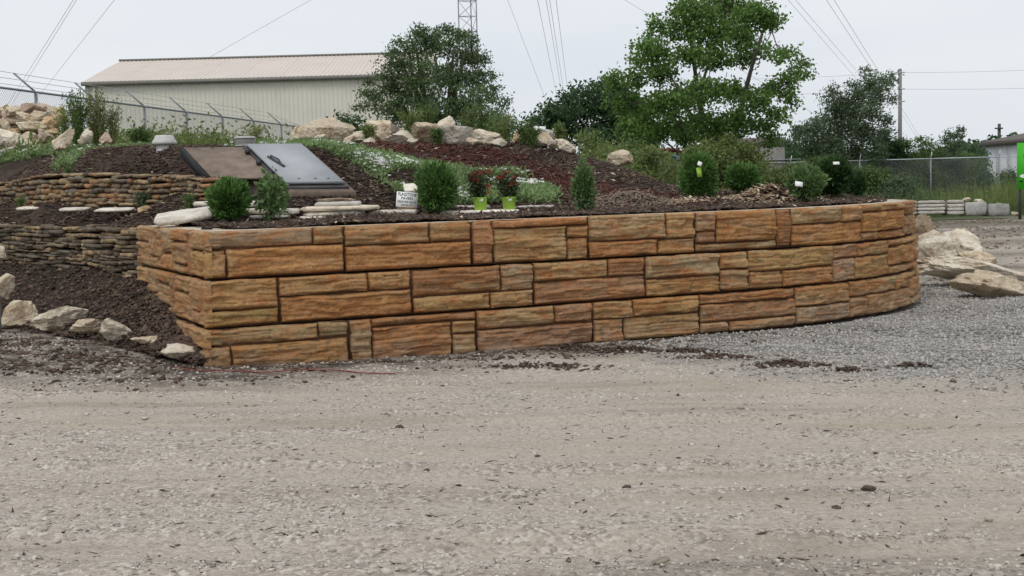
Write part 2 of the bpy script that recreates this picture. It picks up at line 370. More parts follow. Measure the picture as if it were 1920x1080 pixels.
_PM = np.concatenate([np.ones((_n, 1)), ctrl[:, :2]], 1)
_S = np.block([[_A + 1e-3 * np.eye(_n), _PM], [_PM.T, np.zeros((3, 3))]]); _w = np.linalg.solve(_S, np.concatenate([ctrl[:, 2], np.zeros(3)]))
def hm(x, y):
    x = np.atleast_1d(np.asarray(x, float)); y = np.atleast_1d(np.asarray(y, float)); z = np.zeros(len(x))
    for i in range(0, len(x), 20000):
        a, b = x[i:i + 20000], y[i:i + 20000]
        z[i:i + 20000] = kern(np.hypot(a[:, None] - ctrl[None, :, 0], b[:, None] - ctrl[None, :, 1])) @ _w[:_n] + _w[_n] + _w[_n + 1] * a + _w[_n + 2] * b
    near = sstep(40, 22, y)
    return z + near * ((fbm(x * 2.2, y * 2.2, 0, 3) - .5) * .05 + (fbm(x * 9, y * 9, 0, 5, 3) - .5) * .03) - .01
poly = [LEDGE[i] + np.array([.02, .14]) for i in range(4, -1, -1)]
for l in (2.9, 1.5, .33): x, y = left(l, -.30); poly.append([x, y])
for s in np.arange(.3, SMAX, .3): x, y = front(s, -.33); poly.append([float(x), float(y)])
poly += [[4, 24], [20, 40], [70, 150], [-90, 150], [-90, 24]]
poly = np.array([np.array(q, float) for q in poly])
def inside(x, y):
    r = np.zeros(x.shape, bool); n = len(poly)
    for i in range(n):
        (x1, y1), (x2, y2) = poly[i], poly[(i + 1) % n]
        c = ((y1 > y) != (y2 > y)) & (x < (x2 - x1) * (y - y1) / (y2 - y1 + 1e-12) + x1); r ^= c
    return r
def gridlines(segs):
    o = []
    for a, b, st in segs: o += list(np.arange(a, b, st))
    return np.array(o + [segs[-1][1]])
def gridmesh(gx, gy):
    X, Y = np.meshgrid(gx, gy); n = len(gx); m = len(gy)
    i = (np.arange(m - 1)[:, None] * n + np.arange(n - 1)[None]).ravel()
    return X.ravel(), Y.ravel(), np.stack([i, i + 1, i + n + 1, i + n], -1)

def px_of(x, y, z):
    Z = z - EYE; d = y * math.cos(PIT) - Z * math.sin(PIT); v = y * math.sin(PIT) + Z * math.cos(PIT)
    a = F * x / d; b = -F * v / d
    return 960 + a * math.cos(ROL) + b * math.sin(ROL), 540 - a * math.sin(ROL) + b * math.cos(ROL)
# mound zones, as ground-plan regions (paths of mulch, flower bed, bare soil)
def band(x, y, pts, w):
    d = np.full(x.shape, 1e9); pts = np.asarray(pts)
    for (x1, y1), (x2, y2) in zip(pts[:-1], pts[1:]):
        t = np.clip(((x - x1) * (x2 - x1) + (y - y1) * (y2 - y1)) / ((x2 - x1) ** 2 + (y2 - y1) ** 2 + 1e-9), 0, 1)
        d = np.minimum(d, np.hypot(x - x1 - t * (x2 - x1), y - y1 - t * (y2 - y1)))
    return sstep(w, w * .55, d + (fbm(x * 2, y * 2, 0, 31) - .5) * w * .8)
FLOW = [P(555,277,16.9)[:2], P(600,288,16.9)[:2], P(700,312,16.7)[:2], P(800,335,16.4)[:2], P(900,355,15.8)[:2], P(985,372,15.3)[:2]]
REDP = [P(760,275,19)[:2], P(850,295,18.3)[:2], P(980,330,17)[:2], P(1120,360,16)[:2], P(1200,375,15.4)[:2]]
gx = gridlines([(-90, -20, 5), (-20, -9, .8), (-9, 7, .07), (7, 20, 1), (20, 70, 5)]); gy = gridlines([(10.9, 21.5, .07), (21.5, 32, .4), (32, 150, 4)])
X, Y, Q = gridmesh(gx, gy); ins = inside(X, Y); Q = Q[ins[Q].all(1)]
used = np.unique(Q); rm = -np.ones(len(X), int); rm[used] = np.arange(len(used)); Q = rm[Q]; X, Y = X[used], Y[used]; Z = hm(X, Y)
tanz = np.maximum(band(X, Y, [P(1150,386,14.9)[:2], P(1230,380,15.2)[:2]], .5) * .8, .45 * sstep(.55, .7, fbm(X * .9, Y * .9, 0, 77)))
tanz = np.maximum(tanz, band(X, Y, [P(-60,310,19)[:2], P(100,306,18)[:2]], .9) * .7)
grassz = np.maximum(sstep(20.4, 21.6, Y), sstep(-5.2, -6.2, X) * sstep(20.6, 21.4, Y))
mo = mk('mound', np.stack([X, Y, Z], 1), Q, M['soil'], sm=True, origin=(0, 15, 0), attrs={'red': band(X, Y, REDP, 1.0) * .95 + .1, 'tan': tanz, 'grass': grassz})
tag(mo, kind='structure')
RUTS = ((5.35, .17), (6.75, .20), (8.35, .17), (9.75, .2))
def rut(x, y):
    t = 0; e = 0
    for y0, w in RUTS:
        c = y0 - .055 * x + .22 * (fbm(x * .5, y0, 0, 15, 2) - .5); q = (y - c) / w; t = np.maximum(t, np.exp(-q ** 4)); e = np.maximum(e, np.exp(-((np.abs(q) - 1.5) / .45) ** 2))
    k = sstep(.32, .55, fbm(x * .6, y * .3, 0, 16, 2)); return t * k, e * k
def ground_z(x, y):
    x = np.asarray(x, float); y = np.asarray(y, float)
    z = np.clip(-.018 * x - .005, -.06, .09) * sstep(60, 25, y) - .06 * sstep(25, 60, y)
    nr = sstep(30, 20, y)
    z = z + nr * ((fbm(x * .5, y * 1.2, 0, 8) - .5) * .05 + (fbm(x * 4, y * 7, 0, 9, 3) - .5) * .03 + (fbm(x * .35, y * 3.4, 0, 14, 2) - .5) * .03)
    t_, e_ = rut(x, y); z = z - .022 * t_ + .016 * e_ * (.5 + fbm(x * 3, y * 3, 0, 17, 2))
    # low left shoulder of soil
    z = z + .10 * sstep(-2.3, -4.2, x) * sstep(10, 11.6, y) * sstep(30, 18, y)
    return z
gx = gridlines([(-1500, -60, 160), (-60, -9, 3), (-9, 10, .075), (10, 60, 2.5), (60, 1500, 160)]); gy = gridlines([(-60, 3.5, 8), (3.5, 19.5, .075), (19.5, 60, 1.1), (60, 200, 10), (200, 2500, 230)])
X, Y, Q = gridmesh(gx, gy); Z = ground_z(X, Y)
# distance in front of the wall
fs = np.arange(-.2, 12, .2); fx, fy = front(fs, BAT * 2)
def wall_dist(x, y):
    d = np.full(x.shape, 1e9); k = np.zeros(x.shape)
    for i in range(len(fs)):
        e = np.hypot(x - fx[i], y - fy[i]); m = e < d; d[m] = e[m]; k[m] = fs[i]
    return d, k
wd, wk = wall_dist(X, Y)
nmud = fbm(X * .8, Y * 2.4, 0, 41)
mud = sstep(1.45, .2, wd + (nmud - .5) * 1.6) * (1 - .55 * sstep(2.5, 4.5, wk)) * sstep(7.5, 5.4, wk)
mud = np.maximum(mud, sstep(-2.6, -3.4, X) * sstep(9.9, 10.8, Y + (nmud - .5) * 1.2) * sstep(30, 20, Y) * .95)
mud = np.maximum(mud, .4 * sstep(5.75, 5.2, Y + (nmud - .5) * .9 + .3 * np.abs(X - .9)) * sstep(-1.2, .2, X))
mud = np.maximum(mud, .6 * sstep(.6, .2, np.abs(Y - 11.2 - .25 * X + (nmud - .5))) * sstep(.3, 1.2, X) * sstep(5, 3.5, X) * sstep(.45, .6, fbm(X * 1.6, Y * 2.5, 0, 45)))
def greyzone(X, Y): return sstep(.3, 1.6, X + (fbm(X * .7, Y * 1.1, 0, 51) - .5) * 2) * sstep(-2.0, 1.3, Y - 12.7 + .75 * np.clip(X, 0, 4.2) + (fbm(X * .8, Y * 1.5, 0, 52) - .5) * 3.6) * sstep(21, 17.5, Y)
grey = greyzone(X, Y) * .9
rt_, re_ = rut(X, Y); gravel = np.clip(.5 * re_ - .9 * rt_ + sstep(.42, .64, fbm(X * .45, Y * 1.5, 0, 61)) + .8 * sstep(6.8, 5.6, Y + .35 * X) + .8 * sstep(9.4, 10., Y) * sstep(-.5, -1.5, X - 1), 0, 1)
mud = np.maximum(mud, .85 * sstep(3.6, 4.6, X) * sstep(17.5, 19.5, Y) * sstep(50, 44, Y) * sstep(.35, .6, fbm(X * .3, Y * 1.1, 0, 46)))
gr = sstep(40, 47, Y + (fbm(X * .2, Y * .2, 0, 71) - .5) * 8)
tag(mk('ground', np.stack([X, Y, Z], 1), Q, M['yard'], sm=True, origin=(0, 0, 0), attrs={'mud': mud, 'grey': grey, 'gravel': gravel, 'grass': gr}), kind='structure')

# soil bank below the dry stone wall, left of the block wall
bk = [np.array([*LEDGE[4], .72]), np.array([*LEDGE[3], .72]), np.array([*LEDGE[2], .72]), np.array([*LEDGE[1], .70]), np.array([*LEDGE[0], .66])]
for l, z in ((2.2, .56), (1.4, .40), (.7, .26), (.05, .13)): x, y = left(l, -.03); bk.append(np.array([x, y, z]))
ft = [np.array([-13.2, 17, .1]), np.array([-8.6, 15.6, .12]), P(10, 606, 13.6), P(110, 616, 12.9), P(200, 634, 12.2), P(260, 645, 11.75), P(310, 655, 11.4), P(360, 668, 11.1), P(384, 674, 10.93)]
bk, ft = np.array(bk), np.array(ft); u = np.linspace(0, 8, 260); v = np.linspace(-.12, 1.12, 60)
Bk = np.stack([np.interp(u, range(9), bk[:, i]) for i in range(3)], 1); Ft = np.stack([np.interp(u, range(9), ft[:, i]) for i in range(3)], 1)
V = Ft[:, None] * (1 - v)[None, :, None] + Bk[:, None] * v[None, :, None]
vz = np.clip(v, 0, 1); prof = vz ** .85
V[:, :, 2] = Ft[:, None, 2] * (1 - prof)[None] + Bk[:, None, 2] * prof[None] - .22 * np.clip(-v, 0, 1)[None] * 2
V[:, :, 2] += (fbm(V[:, :, 0] * 2.5, V[:, :, 1] * 2.5, 0, 91) - .5) * .10 + (fbm(V[:, :, 0] * 11, V[:, :, 1] * 11, 0, 92, 3) - .5) * .05
i = (np.arange(259)[:, None] * 60 + np.arange(59)[None]).ravel(); z0 = np.zeros(260 * 60)
tag(mk('soil_bank', V.reshape(-1, 3), np.stack([i, i + 60, i + 61, i + 1], -1), M['soil'], sm=True, attrs={'red': z0, 'tan': z0 + .12, 'grass': z0}), kind='structure')
BANK = V.reshape(-1, 3)

# ------------------------------------------------------------------ big block retaining wall
PAL = {'t': (.39, .245, .11), 'o': (.42, .205, .075), 'b': (.29, .15, .07), 'g': (.335, .255, .15), 'y': (.41, .275, .125), 'd': (.23, .135, .075), 'p': (.35, .232, .125)}
def strata(s, z, seed):
    """cleft ledges: broken layers of uneven thickness, tilted facets and cracks"""
    zz = z + .05 * (fbm(s * 1.8, z * 4, 0, seed, 3) - .5) + .012 * (fbm(s * 11, z * 11, 0, seed + 7, 2) - .5)
    d = 0
    for th, amp, sl, sd in ((.085, .034, 2.3, 1), (.036, .019, 5.0, 2)):
        q = zz / th + 1.7 * hsh(np.int64(seed), 3, 1, sd); k = np.floor(q); f = q - k; ki = k.astype(np.int64)
        sg = (s + .35 * (z - z.mean()) * (hsh(ki, 5, 5, seed) - .5) * 4) * sl + 7.3 * hsh(ki, 0, 0, seed + sd); j = np.floor(sg); jf = sg - j; ji = j.astype(np.int64)
        a = hsh(ki, ji, 1, seed + sd); b = hsh(ki, ji + 1, 1, seed + sd); w = sstep(.93, 1., jf)
        tl = (hsh(ki, ji, 2, seed + sd) - .35) * (f - .5) + (hsh(ki, ji, 3, seed + sd) - .5) * (jf - .5) * .8
        d = d + amp * ((a * (1 - w) + b * w) - .5) + amp * tl * (1 - w)
        cr = np.exp(-(np.minimum(f, 1 - f) / .07) ** 2) * (fbm(s * 3, k * 1.7, 0, seed + sd + 20, 2) > .52); d = d - (.013 if th > .05 else .006) * cr
    return d + (fbm(s * 16, z * 20, 0, seed + 9, 4) - .5) * .016 + (fbm(s * 2.6, z * 4, 0, seed + 5, 2) - .5) * .034
def stone(parent, fn, s0, s1, z0, z1, off, colr, seed, g=(.009, .009, .009, .009), rev=False):
    """one stone face of a block: relief grid with rounded margins and returns into the block"""
    s0 += g[0]; s1 -= g[1]; z0 += g[2]; z1 -= g[3]
    ns = max(6, int((s1 - s0) / .018)) + 1; nz = max(6, int((z1 - z0) / .0085)) + 1
    a = np.linspace(0, 1, ns); b = np.linspace(0, 1, nz); A, B = np.meshgrid(a, b)
    S = s0 + (s1 - s0) * A; Zz = z0 + (z1 - z0) * B
    ed = np.minimum(np.minimum(S - s0, s1 - S), np.minimum(Zz - z0, z1 - Zz))
    S2 = S + (vn(Zz * 14, S * 6, 0, seed + 3) - .5) * .012 * (ed < .03); Z2 = Zz + (vn(S * 7, Zz * 9, 0, seed + 4) - .5) * .012
    r = np.clip(1 - ed / .026, 0, 1)
    n = .004 + strata(S, Zz, seed) * (.55 if rev else 1) - .034 * r ** 2.2
    # returns
    def ring(M_): return np.concatenate([M_[0, :], M_[1:, -1], M_[-1, -2::-1], M_[-2:0:-1, 0]])
    idx = np.arange(ns * nz).reshape(nz, ns); rg = ring(idx); m = len(rg)
    Sa = np.concatenate([S2.ravel(), ring(S2)]); Za = np.concatenate([Z2.ravel(), ring(Z2)]); Na = np.concatenate([n.ravel(), np.full(m, -.055)]) + off
    x, y = fn(Sa, Na); V = np.stack([x, y, Za], 1)
    i = (np.arange(nz - 1)[:, None] * ns + np.arange(ns - 1)[None]).ravel()
    Qf = np.stack([i, i + 1, i + ns + 1, i + ns], -1); k = np.arange(m); nx = (k + 1) % m
    Qr = np.stack([ns * nz + k, ns * nz + nx, rg[nx], rg[k]], -1)
    Qa = np.concatenate([Qf, Qr])
    if rev: Qa = Qa[:, ::-1]
    h = random.Random(seed); c = (.75 * np.array(PAL[colr]) + .25 * np.array((.40, .225, .095))) * np.array((.92, .915, .92)) * (1 + .22 * (h.random() - .5)) * np.array([1, 1 + .1 * (h.random() - .5), 1 + .2 * (h.random() - .5)])
    return mk('stone_face', V, Qa, M['wallstone'], parent, sm=True, attrs={'uvw': np.stack([Sa + seed * 1.37, Na, Za + seed * .61], 1)}, color=c)
def block_body(parent_root, fn, s0, s1, z0, z1, off, depth=.58, rev=False):
    n = max(2, int((s1 - s0) / .12) + 1); s = np.linspace(s0 + (.06 if s0 == 0 else .003), s1 - .003, n); V = []; zt_ = .004 if z1 > TOP - .01 else .012
    for nn, zz in ((-.036, z0 + .004), (-.036, z1 - zt_), (-depth, z1 - zt_), (-depth, z0 + .004)):
        x, y = fn(s, nn + off); V.append(np.stack([x, y, np.full(n, zz)], 1))
    V = np.concatenate(V); Q = []
    for r in range(4):
        for i in range(n - 1): Q.append([r * n + i, r * n + i + 1, ((r + 1) % 4) * n + i + 1, ((r + 1) % 4) * n + i])
    Q += [[0, n, 2 * n, 3 * n], [n - 1, 4 * n - 1, 3 * n - 1, 2 * n - 1]]
    Q = np.array(Q)
    o = mk('block', V, Q[:, ::-1] if not rev else Q, [M['joint'], M['captop']], parent_root)
    o.data.polygons.foreach_set('material_index', [1 if (n - 1) <= i < 2 * (n - 1) and z1 > TOP - .01 else 0 for i in range(len(Q))])
    return o
# layouts: (u0,u1,v0,v1,colour) with v measured from the bottom
LAY = {
 'c1': [(0,.77,.63,1,'g'),(.77,1,.63,1,'g'),(0,.145,0,.63,'t'),(.145,1,0,.63,'o')],
 'a':  [(0,.66,.57,1,'t'),(.66,1,.57,1,'t'),(0,1,0,.57,'o')],
 'b':  [(0,.18,0,1,'b'),(.18,1,.81,1,'o'),(.18,.81,0,.81,'y'),(.81,1,.52,.81,'o'),(.81,1,0,.52,'t')],
 'c':  [(0,.72,.40,1,'g'),(.72,1,.37,1,'y'),(0,.63,0,.40,'o'),(.63,1,0,.38,'t')],
 'd':  [(0,.2,.52,1,'g'),(0,.2,.24,.52,'d'),(.2,.83,.22,1,'o'),(0,.83,0,.22,'g'),(.83,1,0,1,'b')],
 'a2': [(0,.67,.58,1,'g'),(.67,1,.58,1,'y'),(0,1,0,.58,'o')],
 'e':  [(0,.38,.80,1,'y'),(.38,1,.80,1,'t'),(0,1,.25,.80,'o'),(0,.3,0,.25,'t'),(.3,1,0,.25,'o')],
 'h':  [(0,1,.36,1,'t'),(0,1,0,.36,'y')],
 'f':  [(0,.72,.38,1,'b'),(.72,1,.38,1,'g'),(0,.63,0,.38,'t'),(.63,1,0,.38,'t')],
 'k':  [(0,.72,.45,1,'g'),(0,.72,0,.45,'t'),(.72,1,.56,1,'t'),(.72,1,0,.56,'p')],
 'm':  [(0,1,.46,1,'y'),(0,.37,0,.46,'t'),(.37,1,0,.46,'o')],
 'n':  [(0,.4,.62,1,'b'),(.4,1,.62,1,'p'),(0,.33,0,.62,'g'),(.33,1,0,.62,'t')],
 'a3': [(0,.67,.57,1,'b'),(.67,1,.57,1,'b'),(0,1,0,.57,'t')],
 'a4': [(0,.66,.55,1,'p'),(.66,1,.55,1,'b'),(0,1,0,.55,'b')],
 'b2': [(0,.17,0,1,'p'),(.17,1,.80,1,'b'),(.17,.8,0,.80,'o'),(.8,1,.5,.80,'t'),(.8,1,0,.5,'t')],
 'q':  [(0,.37,.57,1,'t'),(.37,1,.57,1,'t'),(0,.28,0,.57,'t'),(.28,1,0,.57,'t')],
 'r':  [(0,1,.74,1,'b'),(0,1,.28,.74,'b'),(0,.29,0,.28,'t'),(.29,1,0,.28,'t')],
 's':  [(0,.72,.47,1,'t'),(0,.72,0,.47,'g'),(.72,1,.56,1,'b'),(.72,1,0,.56,'t')],
 'u':  [(0,.6,.57,1,'g'),(.6,1,.57,1,'t'),(0,1,0,.57,'t')],
 'L1': [(0,1,.58,1,'t'),(0,1,0,.58,'t')],
 'L2': [(0,.12,0,1,'d'),(.12,.62,.72,1,'o'),(.12,.62,.22,.72,'p'),(0.12,.62,0,.22,'p'),(.62,1,.42,1,'g'),(.62,.82,0,.42,'t'),(.82,1,0,.42,'o')],
 'L3': [(0,.2,0,1,'p'),(.2,.45,.3,1,'p'),(.2,.45,0,.3,'t'),(.45,1,.62,1,'p'),(.45,1,0,.62,'p')],
}
wall = empty('retaining_wall', (CX, CY, 0), 'curved retaining wall of tan and rust stained split-face concrete blocks, three courses high', 'wall')
seed = [100]
def block(fn, s0, s1, course, lay, rev=False, body=True, parent=None):
    z1 = TOP - HB * course; z0 = z1 - HB; off = BAT * course
    b = block_body(wall, fn, s0, s1, z0, z1, off, rev=rev) if body else parent
    for (u0, u1, v0, v1, c) in LAY[lay]:
        seed[0] += 1; e = .005
        g = (.006 + e * (u0 == 0), .006 + e * (u1 == 1), .006 + .007 * (v0 == 0), .006 + .004 * (v1 == 1))
        if course == 0 and v1 == 1: g = (g[0], g[1], g[2], 0)
        a, d = s0 + u0 * (s1 - s0), s0 + u1 * (s1 - s0)
        if not rev and s0 < .05 and u0 == 0: a = -off - .012
        if rev and s0 < .05 and u0 == 0: a = -off - .004; g = (0, *g[1:])
        stone(b, fn, a, d, z0 + v0 * HB, z0 + v1 * HB, off, c, seed[0], g, rev)
    return b
corner = []
for course, lays in ((0, ['c1','a','b','c','d','a2','e','n','a','k','q']), (2, ['c1','b2','a4','q','r','s','u','e','a','k','q'])):
    for i, ly in enumerate(lays):
        b = block(front, i * LB, (i + 1) * LB, course, ly)
        if i == 0: block(left, 0, .61, course, 'L1', True, False, b)
    block(left, .61, .61 + LB, course, 'L2' if course == 0 else 'L3', True); block(left, .61 + LB, .61 + 2 * LB, course, 'L3', True)
b = block(front, 0, LB / 2, 1, 'h'); block(left, 0, LB, 1, 'L3', True, False, b)
for i, ly in enumerate(['a','f','a4','k','m','n','e','a','q','k']): block(front, LB * (i + .5), LB * (i + 1.5), 1, ly)
block(left, LB, 2 * LB, 1, 'L2', True); block(left, 2 * LB, 2.5 * LB, 1, 'L1', True)

# ------------------------------------------------------------------ rocks and stacked stone
def icos(n):
    import bmesh
    bm = bmesh.new(); bmesh.ops.create_icosphere(bm, subdivisions=n, radius=1)
    V = np.array([v.co for v in bm.verts]); T = np.array([[v.index for v in f.verts] for f in bm.faces]); bm.free(); return V, T
ICO = {n: icos(n) for n in (2, 3, 4)}
def rockshape(seed, lvl=3, cuts=16, rough=.10):
    r = np.random.default_rng(seed); D, T = ICO[lvl]
    N = r.normal(size=(cuts, 3)); N /= np.linalg.norm(N, axis=1)[:, None]; d = .50 + .42 * r.random(cuts)
    t = D @ N.T; q = np.where(t > .05, d[None] / np.maximum(t, .05), 9); rad = np.minimum(q.min(1), 1.25)
    V = D * rad[:, None]
    V *= (1 + rough * (fbm(V[:, 0] * 2.2 + seed, V[:, 1] * 2.2, V[:, 2] * 2.2, seed, 4) - .5) * 2 + rough * .9 * (fbm(V[:, 0] * 8, V[:, 1] * 8, V[:, 2] * 8 + seed, seed, 2) - .5))[:, None]
    V -= (V.max(0) + V.min(0)) / 2; V /= (V.max(0) - V.min(0)) / 2
    return V, T
def sharpen(me, deg):
    me.calc_loop_triangles(); n_ = len(me.polygons); nr = np.zeros(n_ * 3); me.polygons.foreach_get('normal', nr); nr = nr.reshape(-1, 3)
    le = np.zeros(len(me.loops), np.int32); me.loops.foreach_get('edge_index', le); fi = np.repeat(np.arange(n_), 3); od = np.argsort(le, kind='stable'); e = le[od].reshape(-1, 2)[:, 0]; f = fi[od].reshape(-1, 2)
    sh_ = np.zeros(len(me.edges), bool); sh_[e] = (nr[f[:, 0]] * nr[f[:, 1]]).sum(1) < math.cos(R(deg))
    me.attributes.new('sharp_edge', 'BOOLEAN', 'EDGE').data.foreach_set('value', sh_)
def rotm(rx, ry, rz):
    return np.array(Matrix.Rotation(rz, 3, 'Z') @ Matrix.Rotation(ry, 3, 'Y') @ Matrix.Rotation(rx, 3, 'X'))
TINT = {'w': (1.14, 1.10, 1.03), 't': (1.1, 1.0, .86), 'o': (.95, .74, .52), 'g': (.80, .80, .80), 'b': (.62, .50, .42), 'p': (.95, .80, .76), 'y': (.95, .84, .55), 'd': (.45, .44, .42)}
def rock(name, px, py, w, h, D, tint, label, group=None, dep=.9, tilt=0, seed=0, lvl=3, mat='limestone', cat='boulder', sink=.22):
    """a rock whose outline is w x h photo pixels with its base at pixel row py"""
    k = m_per_px(D); c = P(px, py - h / 2, D); V, T = rockshape(seed, max(lvl, 4) if w > 30 else lvl, 13, .17)
    hh = h * k * (1 + sink); V = V * np.array([w * k / 2, w * k / 2 * dep, hh / 2])
    V = V @ rotm(0, R(tilt), R(15 * math.sin(seed))).T + c - np.array([0, 0, h * k * sink / 2])
    o = mk(name, V, T, M[mat], sm=True, color=TINT[tint]); sharpen(o.data, 20); return tag(o, label, cat, group)
# crest boulders
G1 = 'boulders along the crest of the mound'
crest = [(575,256,62,24,19.2,'t',0,'low tan boulder at the fence end of the crest row'),
 (626,262,84,44,19.4,'t',0,'big tan boulder carrying a small cap rock on the crest'),
 (676,262,44,20,19.2,'w',0,'low pale rock between two big crest boulders beside small dark bush'),
 (710,262,52,40,19.6,'t',0,'rounded cream boulder on the crest in front of beige building'),
 (738,252,26,22,20,'d',0,'small dark grey rock tucked behind pale crest boulders'),
 (750,268,56,28,19.2,'w',0,'white streaked boulder at mulch edge below bushy tree'),
 (796,264,62,38,19.5,'t',0,'blocky tan boulder below the bushy tree'),
 (836,252,42,36,19.8,'w',-12,'tallest white pointed boulder on the crest'),
 (858,268,66,36,19.2,'g',0,'grey wedge shaped boulder leaning against the white pointed one'),
 (908,266,64,26,19.6,'w',8,'long low whitish boulder beside crest weeds'),
 (984,268,50,34,19.8,'o',0,'domed orange tan boulder with weeds growing on it'),
 (1014,268,50,26,19.4,'t',6,'cracked tan boulder below the white placard'),
 (1020,254,34,16,20.2,'g',0,'flat grey boulder that carries the white placard'),
 (1042,262,24,22,20,'g',0,'small grey block of rock carrying the tiny white tag'),
 (1060,280,50,20,19,'w',24,'pale slanting boulder at the lower end of the crest row'),
 (1163,307,54,30,18.6,'t',4,'pitted tan boulder alone on the falling mulch slope')]
for i, (px, py, w, h, D, t, tl, lb) in enumerate(crest): rock('boulder', px, py + 3, w * .97, h * 1.0, D, t, lb, G1, .8, tl, 300 + i, 4)
for i, (px, py, w, h) in enumerate([(600,263,26,13),(655,264,24,13),(692,268,26,13),(774,270,24,13),(886,270,26,15),(936,270,30,13),(1036,272,22,12)]): rock('rock', px, py + 2, w, h, 19.0, 'wtwwtww'[i], ['small pale rock in front of low tan boulder', 'small tan rock beside the capped boulder', 'small white rock before the rounded cream boulder', 'small white rock before the blocky tan boulder', 'small tan rock beside the grey wedge boulder', 'small flat white rock next to crest weeds', 'small white rock below the grey block rock'][i], 'small rocks along the crest', .8, 0, 350 + i, cat='rock')
rock('boulder', 622, 238, 32, 20, 19.4, 't', 'small cap rock sitting on top of the big tan boulder', G1, .9, -8, 330, sink=.05)
# rock heap
G2 = 'rocks heaped beside the chain-link fence'
heap = [(3,217,16,18,'t'),(13,206,14,12,'y'),(24,213,28,16,'t'),(20,229,36,22,'p'),(22,234,38,13,'b'),(46,234,46,26,'t'),(57,216,38,24,'b'),(80,209,26,15,'p'),(76,231,28,27,'t'),(99,222,42,24,'t'),(112,212,17,14,'y'),(113,234,28,22,'y'),(97,245,38,28,'o'),
 (8,248,26,26,'t'),(32,243,34,15,'t'),(62,244,52,18,'t'),(73,250,36,18,'t'),(48,254,24,20,'b'),(28,251,28,12,'o'),(67,256,30,18,'t'),(90,256,38,14,'o'),(22,278,56,32,'w'),(56,271,28,25,'t'),(86,266,38,20,'p'),(66,280,50,21,'w'),(97,277,20,12,'p'),(18,288,34,14,'g'),(-14,240,34,40,'t'),(-18,280,40,36,'w')]
for i, (px, py, w, h, t) in enumerate(heap):
    D = 21.4 + (290 - py) * .021; tl = [0, 18, -22, 10, -8, 28][i % 6]
    rock('rock', px, py + 2, w * 1.08, h * 1.10, D + .25 * math.sin(i * 2.4), t, {'t': 'tan angular rock in the heap beside the chain-link fence', 'w': 'large whitish rock in the bottom layer of the rock heap', 'p': 'pinkish rock in the heap beside the chain-link fence', 'b': 'dark brown rock lodged in the heap by the fence', 'y': 'yellowish lichen coloured rock in the heap by the fence', 'o': 'rusty orange rock in the heap beside the fence', 'g': 'grey rock at the foot of the rock heap'}[t], G2, .85, tl, 400 + i, 4, cat='rock', sink=.1)
rock('rock', 116, 277, 34, 42, 20.0, 't', 'upright slanting slab rock at the end of the heap', None, .6, 22, 440, cat='rock')
rock('rock', 163, 266, 26, 24, 20.2, 'w', 'white pointed rock among the tall weeds', None, .8, -20, 441, cat='rock')
rock('rock', 153, 270, 16, 13, 20.0, 'w', 'small white rock at the foot of the tall weeds', None, .8, 10, 442, cat='rock')
rock('rock', 199, 268, 26, 20, 20.2, 'p', 'small pinkish rock beside the tall weeds in front of the fence', None, .8, 14, 443, cat='rock')
rock('rock', 172, 250, 12, 17, 21, 'o', 'narrow orange tan stone standing in the weeds', None, .7, 12, 444, cat='rock')
# edging stones at the foot of the bank
edge = [(-2,482,24,28,15.4,'w','pale stone at the foot of the slate wall above the edging row'),(8,552,36,48,14.0,'t','tan stone standing above the big block shaped edging boulder'),(33,608,84,54,13.4,'t','big block shaped edging boulder at the foot of the soil bank'),(110,616,96,49,12.9,'w','rough grey white edging boulder beside the big block shaped one'),
 (166,620,76,31,12.4,'w','flat topped white edging stone in the row below the bank'),(221,637,64,40,12.05,'w','white edging stone slanting down the row below the bank'),(278,645,64,22,11.65,'t','small tan edging stone in the row below the bank'),(346,668,84,27,11.15,'w','thin pale edging stone next to the wall corner')]
for i, (px, py, w, h, D, t, lb) in enumerate(edge): rock('edging_stone', px, py + 2, w * 1.04, h * .88, D, 't' if i in (1, 2, 4, 6) else 'w', lb, 'edging stones along the foot of the bank', .75, [0,0,0,-6,5,26,4,14][i], 460 + i, 4, cat='stone')
rock('stone', 270, 398, 30, 13, 14.6, 'o', 'small orange and white stone on the mulch terrace', None, .8, 0, 470, cat='stone')
# slabs and boulders right of the wall
G3 = 'rocks dumped at the curved end of the wall'
rr = [(1729,440,44,42,20.6,'b','brown boulder close behind the curved end of the wall',0),(1758,482,92,52,19.6,'w','white layered slab rock tilted up beside the wall',16),(1797,480,88,52,20.2,'w','knobbly white rock behind the tilted white slab',14),(1802,448,38,22,21.2,'t','small brown tan rock peeking behind the knobbly white rock',0),
 (1834,496,72,30,19.2,'t','tan wedge of rock at the foot of the knobbly white rock',18),(1830,521,215,38,18.2,'w','long pale slab lying behind the nearer tan slab',9),(1880,550,205,42,16.6,'t','tan flat topped slab at the edge of the grey gravel',9)]
for i, (px, py, w, h, D, t, lb, tl) in enumerate(rr): rock('rock_slab' if w > 80 else 'rock', px, py + 3, w, h, D, t, lb, G3, .55 if w > 150 else .8, tl, 480 + i, 4, cat='rock')

